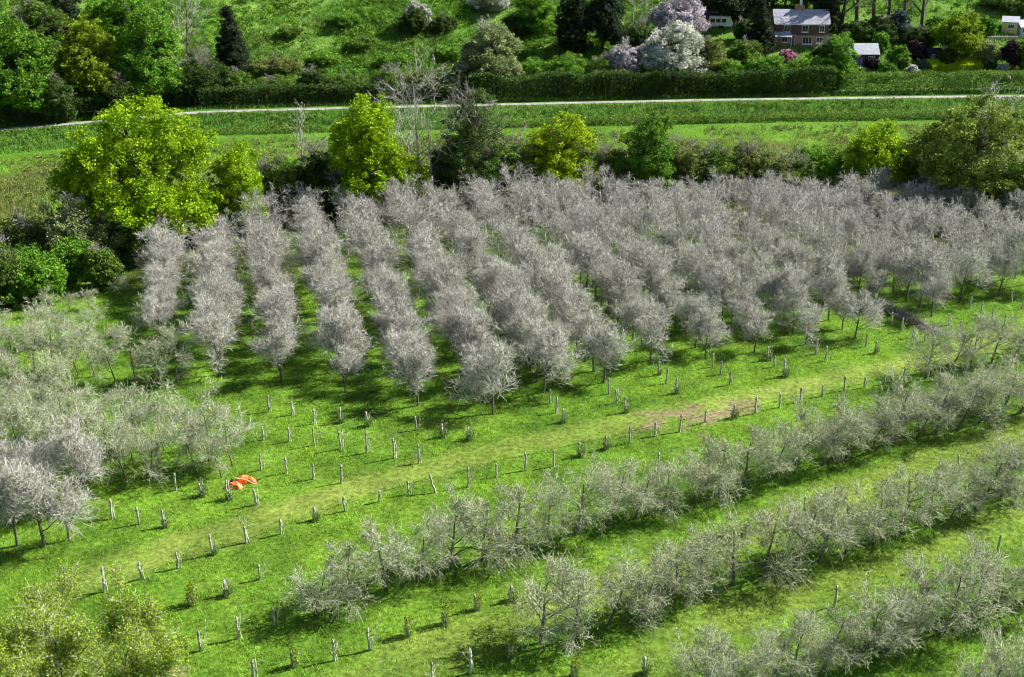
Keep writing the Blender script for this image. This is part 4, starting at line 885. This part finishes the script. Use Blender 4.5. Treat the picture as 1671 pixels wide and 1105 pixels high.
pc = MB(); pc.quad((-hw - .2, -1.8, 2.1), (-hw + 3.2, -1.8, 2.1), (-hw + 3.2, -.05, 2.9), (-hw - .2, -.05, 2.9)); pc.quad((-hw - .2, -1.8, 2.0), (-hw - .2, -.05, 2.8), (-hw + 3.2, -.05, 2.8), (-hw + 3.2, -1.8, 2.0)); pc.box(-hw, -hw + .1, -1.75, -1.65, -1, 2.0); pc.box(-hw + 3, -hw + 3.1, -1.75, -1.65, -1, 2.0); pc.build('porch_roof', M_slate, e)
# sheds
def shed(name, u, v, wpx, vt_eave, depth_m, rise, wallm, roofm, label, cat='shed', rz=0, kind='gable', win=None, door=None):
    e, k, p = root(name, u, v, label, cat, rz); hw = wpx / 2 * k; ze = max(1.7, h_at(p, vt_eave)); m = MB(); m.box(-hw, hw, 0, depth_m, -1.5, ze)
    b = 8; m.v += [(-hw, 0, ze), (-hw, depth_m, ze), (-hw, depth_m / 2, ze + rise), (hw, 0, ze), (hw, depth_m, ze), (hw, depth_m / 2, ze + rise)]; m.f += [(b, b + 2, b + 1), (b + 3, b + 4, b + 5)]
    m.build('wall', wallm, e); m = MB(); gable(m, -hw, hw, 0, depth_m, ze, ze + rise, .2, .08); m.build('roof', roofm, e)
    if win: window(e, win[0] * hw, win[1] * hw, ze * .5, ze * .8, -.02, 2)
    if door: d = MB(); d.box(door[0] * hw, door[1] * hw, -.05, .02, 0, min(2, ze * .85)); dd = d.build('door', door[2], e); d = MB(); d.box(door[1] * hw - .18, door[1] * hw - .1, -.1, -.05, .9, 1.1); d.build('handle', M_white, dd)
    return e
shed('long_shed', 1143, 38, 54, 20, 4.0, 1.5, M_darkwood, M_slate, 'long dark shed with slate roof at the top edge above the caravan', door=(.2, .6, M_bluewood), win=(-.7, -.3))
shed('garden_shed', 1409, 110, 46, 88, 4.0, 1.7, M_darkwood, M_slate2, 'garden shed with pale grey roof and dark violet doors', door=(-.75, -.1, M_bluewood), win=(.3, .7))
shed('summerhouse', 1526, 101, 24, 86, 2.6, .7, M_darkwood, M_darkwood, 'small dark summerhouse behind the clipped bright hedge', 'summerhouse', R(12), win=(-.6, -.1), door=(.15, .7, M_bluewood))
# yellow shed: gable end faces the camera
shed('yellow_shed', 1646, 56, 24, 36, 4.0, .9, M_yellow, M_slate2, 'yellow boarded shed with a pale roof near the right edge', rz=R(-22), win=(-.2, .5))
shed('greenhouse', 1678, 62, 30, 44, 3.5, 1.2, M_slate2, M_slate2, 'pale blue grey outbuilding cut by the right edge beside the yellow shed', 'outbuilding', rz=R(8), win=(-.8, -.2))
# caravan
e, k, p = root('caravan', 1176, 47, 'white caravan with dark windows parked beside the long shed', 'caravan', R(-8))
L_ = 20 * k; b = MB(); prof = [(-L_, .45), (L_ * .85, .45), (L_, 1.0), (L_ * .72, 2.45), (-L_ * .9, 2.55), (-L_, 2.2)]
for i in range(6): a_, c_ = prof[i], prof[(i + 1) % 6]; b.quad((a_[0], 0, a_[1]), (c_[0], 0, c_[1]), (c_[0], 2.2, c_[1]), (a_[0], 2.2, a_[1]))
b.quad(*[(a_[0], 0, a_[1]) for a_ in prof]); b.quad(*[(a_[0], 2.2, a_[1]) for a_ in prof[::-1]]); b.build('body', M_white, e)
for x0, x1 in ((-.85, -.5), (-.4, -.05), (.05, .4)):
    m = MB(); m.box(x0 * L_, x1 * L_, -.03, .02, 1.25, 1.95); m.build('window', M_glass, e)
for xw in (-.1, .12):
    V = []; n = 18
    for yy_ in (-.02, .25):
        V += [(xw * L_ + .33 * math.cos(2 * math.pi * j / n), yy_, .33 + .33 * math.sin(2 * math.pi * j / n)) for j in range(n)]
    me = bpy.data.meshes.new('wheel'); me.from_pydata(V, [], [tuple(range(n)), tuple(range(2 * n - 1, n - 1, -1))] + [(j, n + j, n + (j + 1) % n, (j + 1) % n) for j in range(n)]); me.materials.append(M_tie); link('wheel', me, e)
m = MB(); m.box(L_ * .85, L_ * 1.3, 1.05, 1.15, .42, .5); m.build('drawbar', M_darkwood, e)
# table on the lawn
e, k, p = root('garden_table', 1403, 117, 'small white table on the lawn in front of the garden shed', 'table')
m = MB(); m.box(-.9, .9, -.4, .4, .70, .76); m.build('table_top', M_white, e)
for sx in (-.8, .8):
    for sy in (-.32, .32): m = MB(); m.box(sx - .03, sx + .03, sy - .03, sy + .03, -.3, .70); m.build('leg', M_white, e)
# pole
e, k, p = root('utility_pole', 1577, 22, 'thin dark pole on the slope near the top right', 'pole')
V, F = seg_mesh([(0, 0, -.5)], [(0, 0, 6)], [.1], [.07], 8); link('post', mesh_np('post', V, [F], [M_darkwood]), e)
m = MB(); m.box(-.7, .7, -.05, .05, 5.6, 5.72); m.build('crossarm', M_darkwood, e)
# garden retaining wall
e, k, p = root('garden_wall', 1632, 66, 'low pale stone wall below the yellow shed', 'wall', R(4)); m = MB(); m.box(-22 * k, 30 * k, 0, .3, -.6, .7); m.build('wall_face', M_conc, e); m = MB(); m.box(-22 * k - .03, 30 * k + .03, -.04, .34, .7, .8); m.build('coping', M_conc, e)
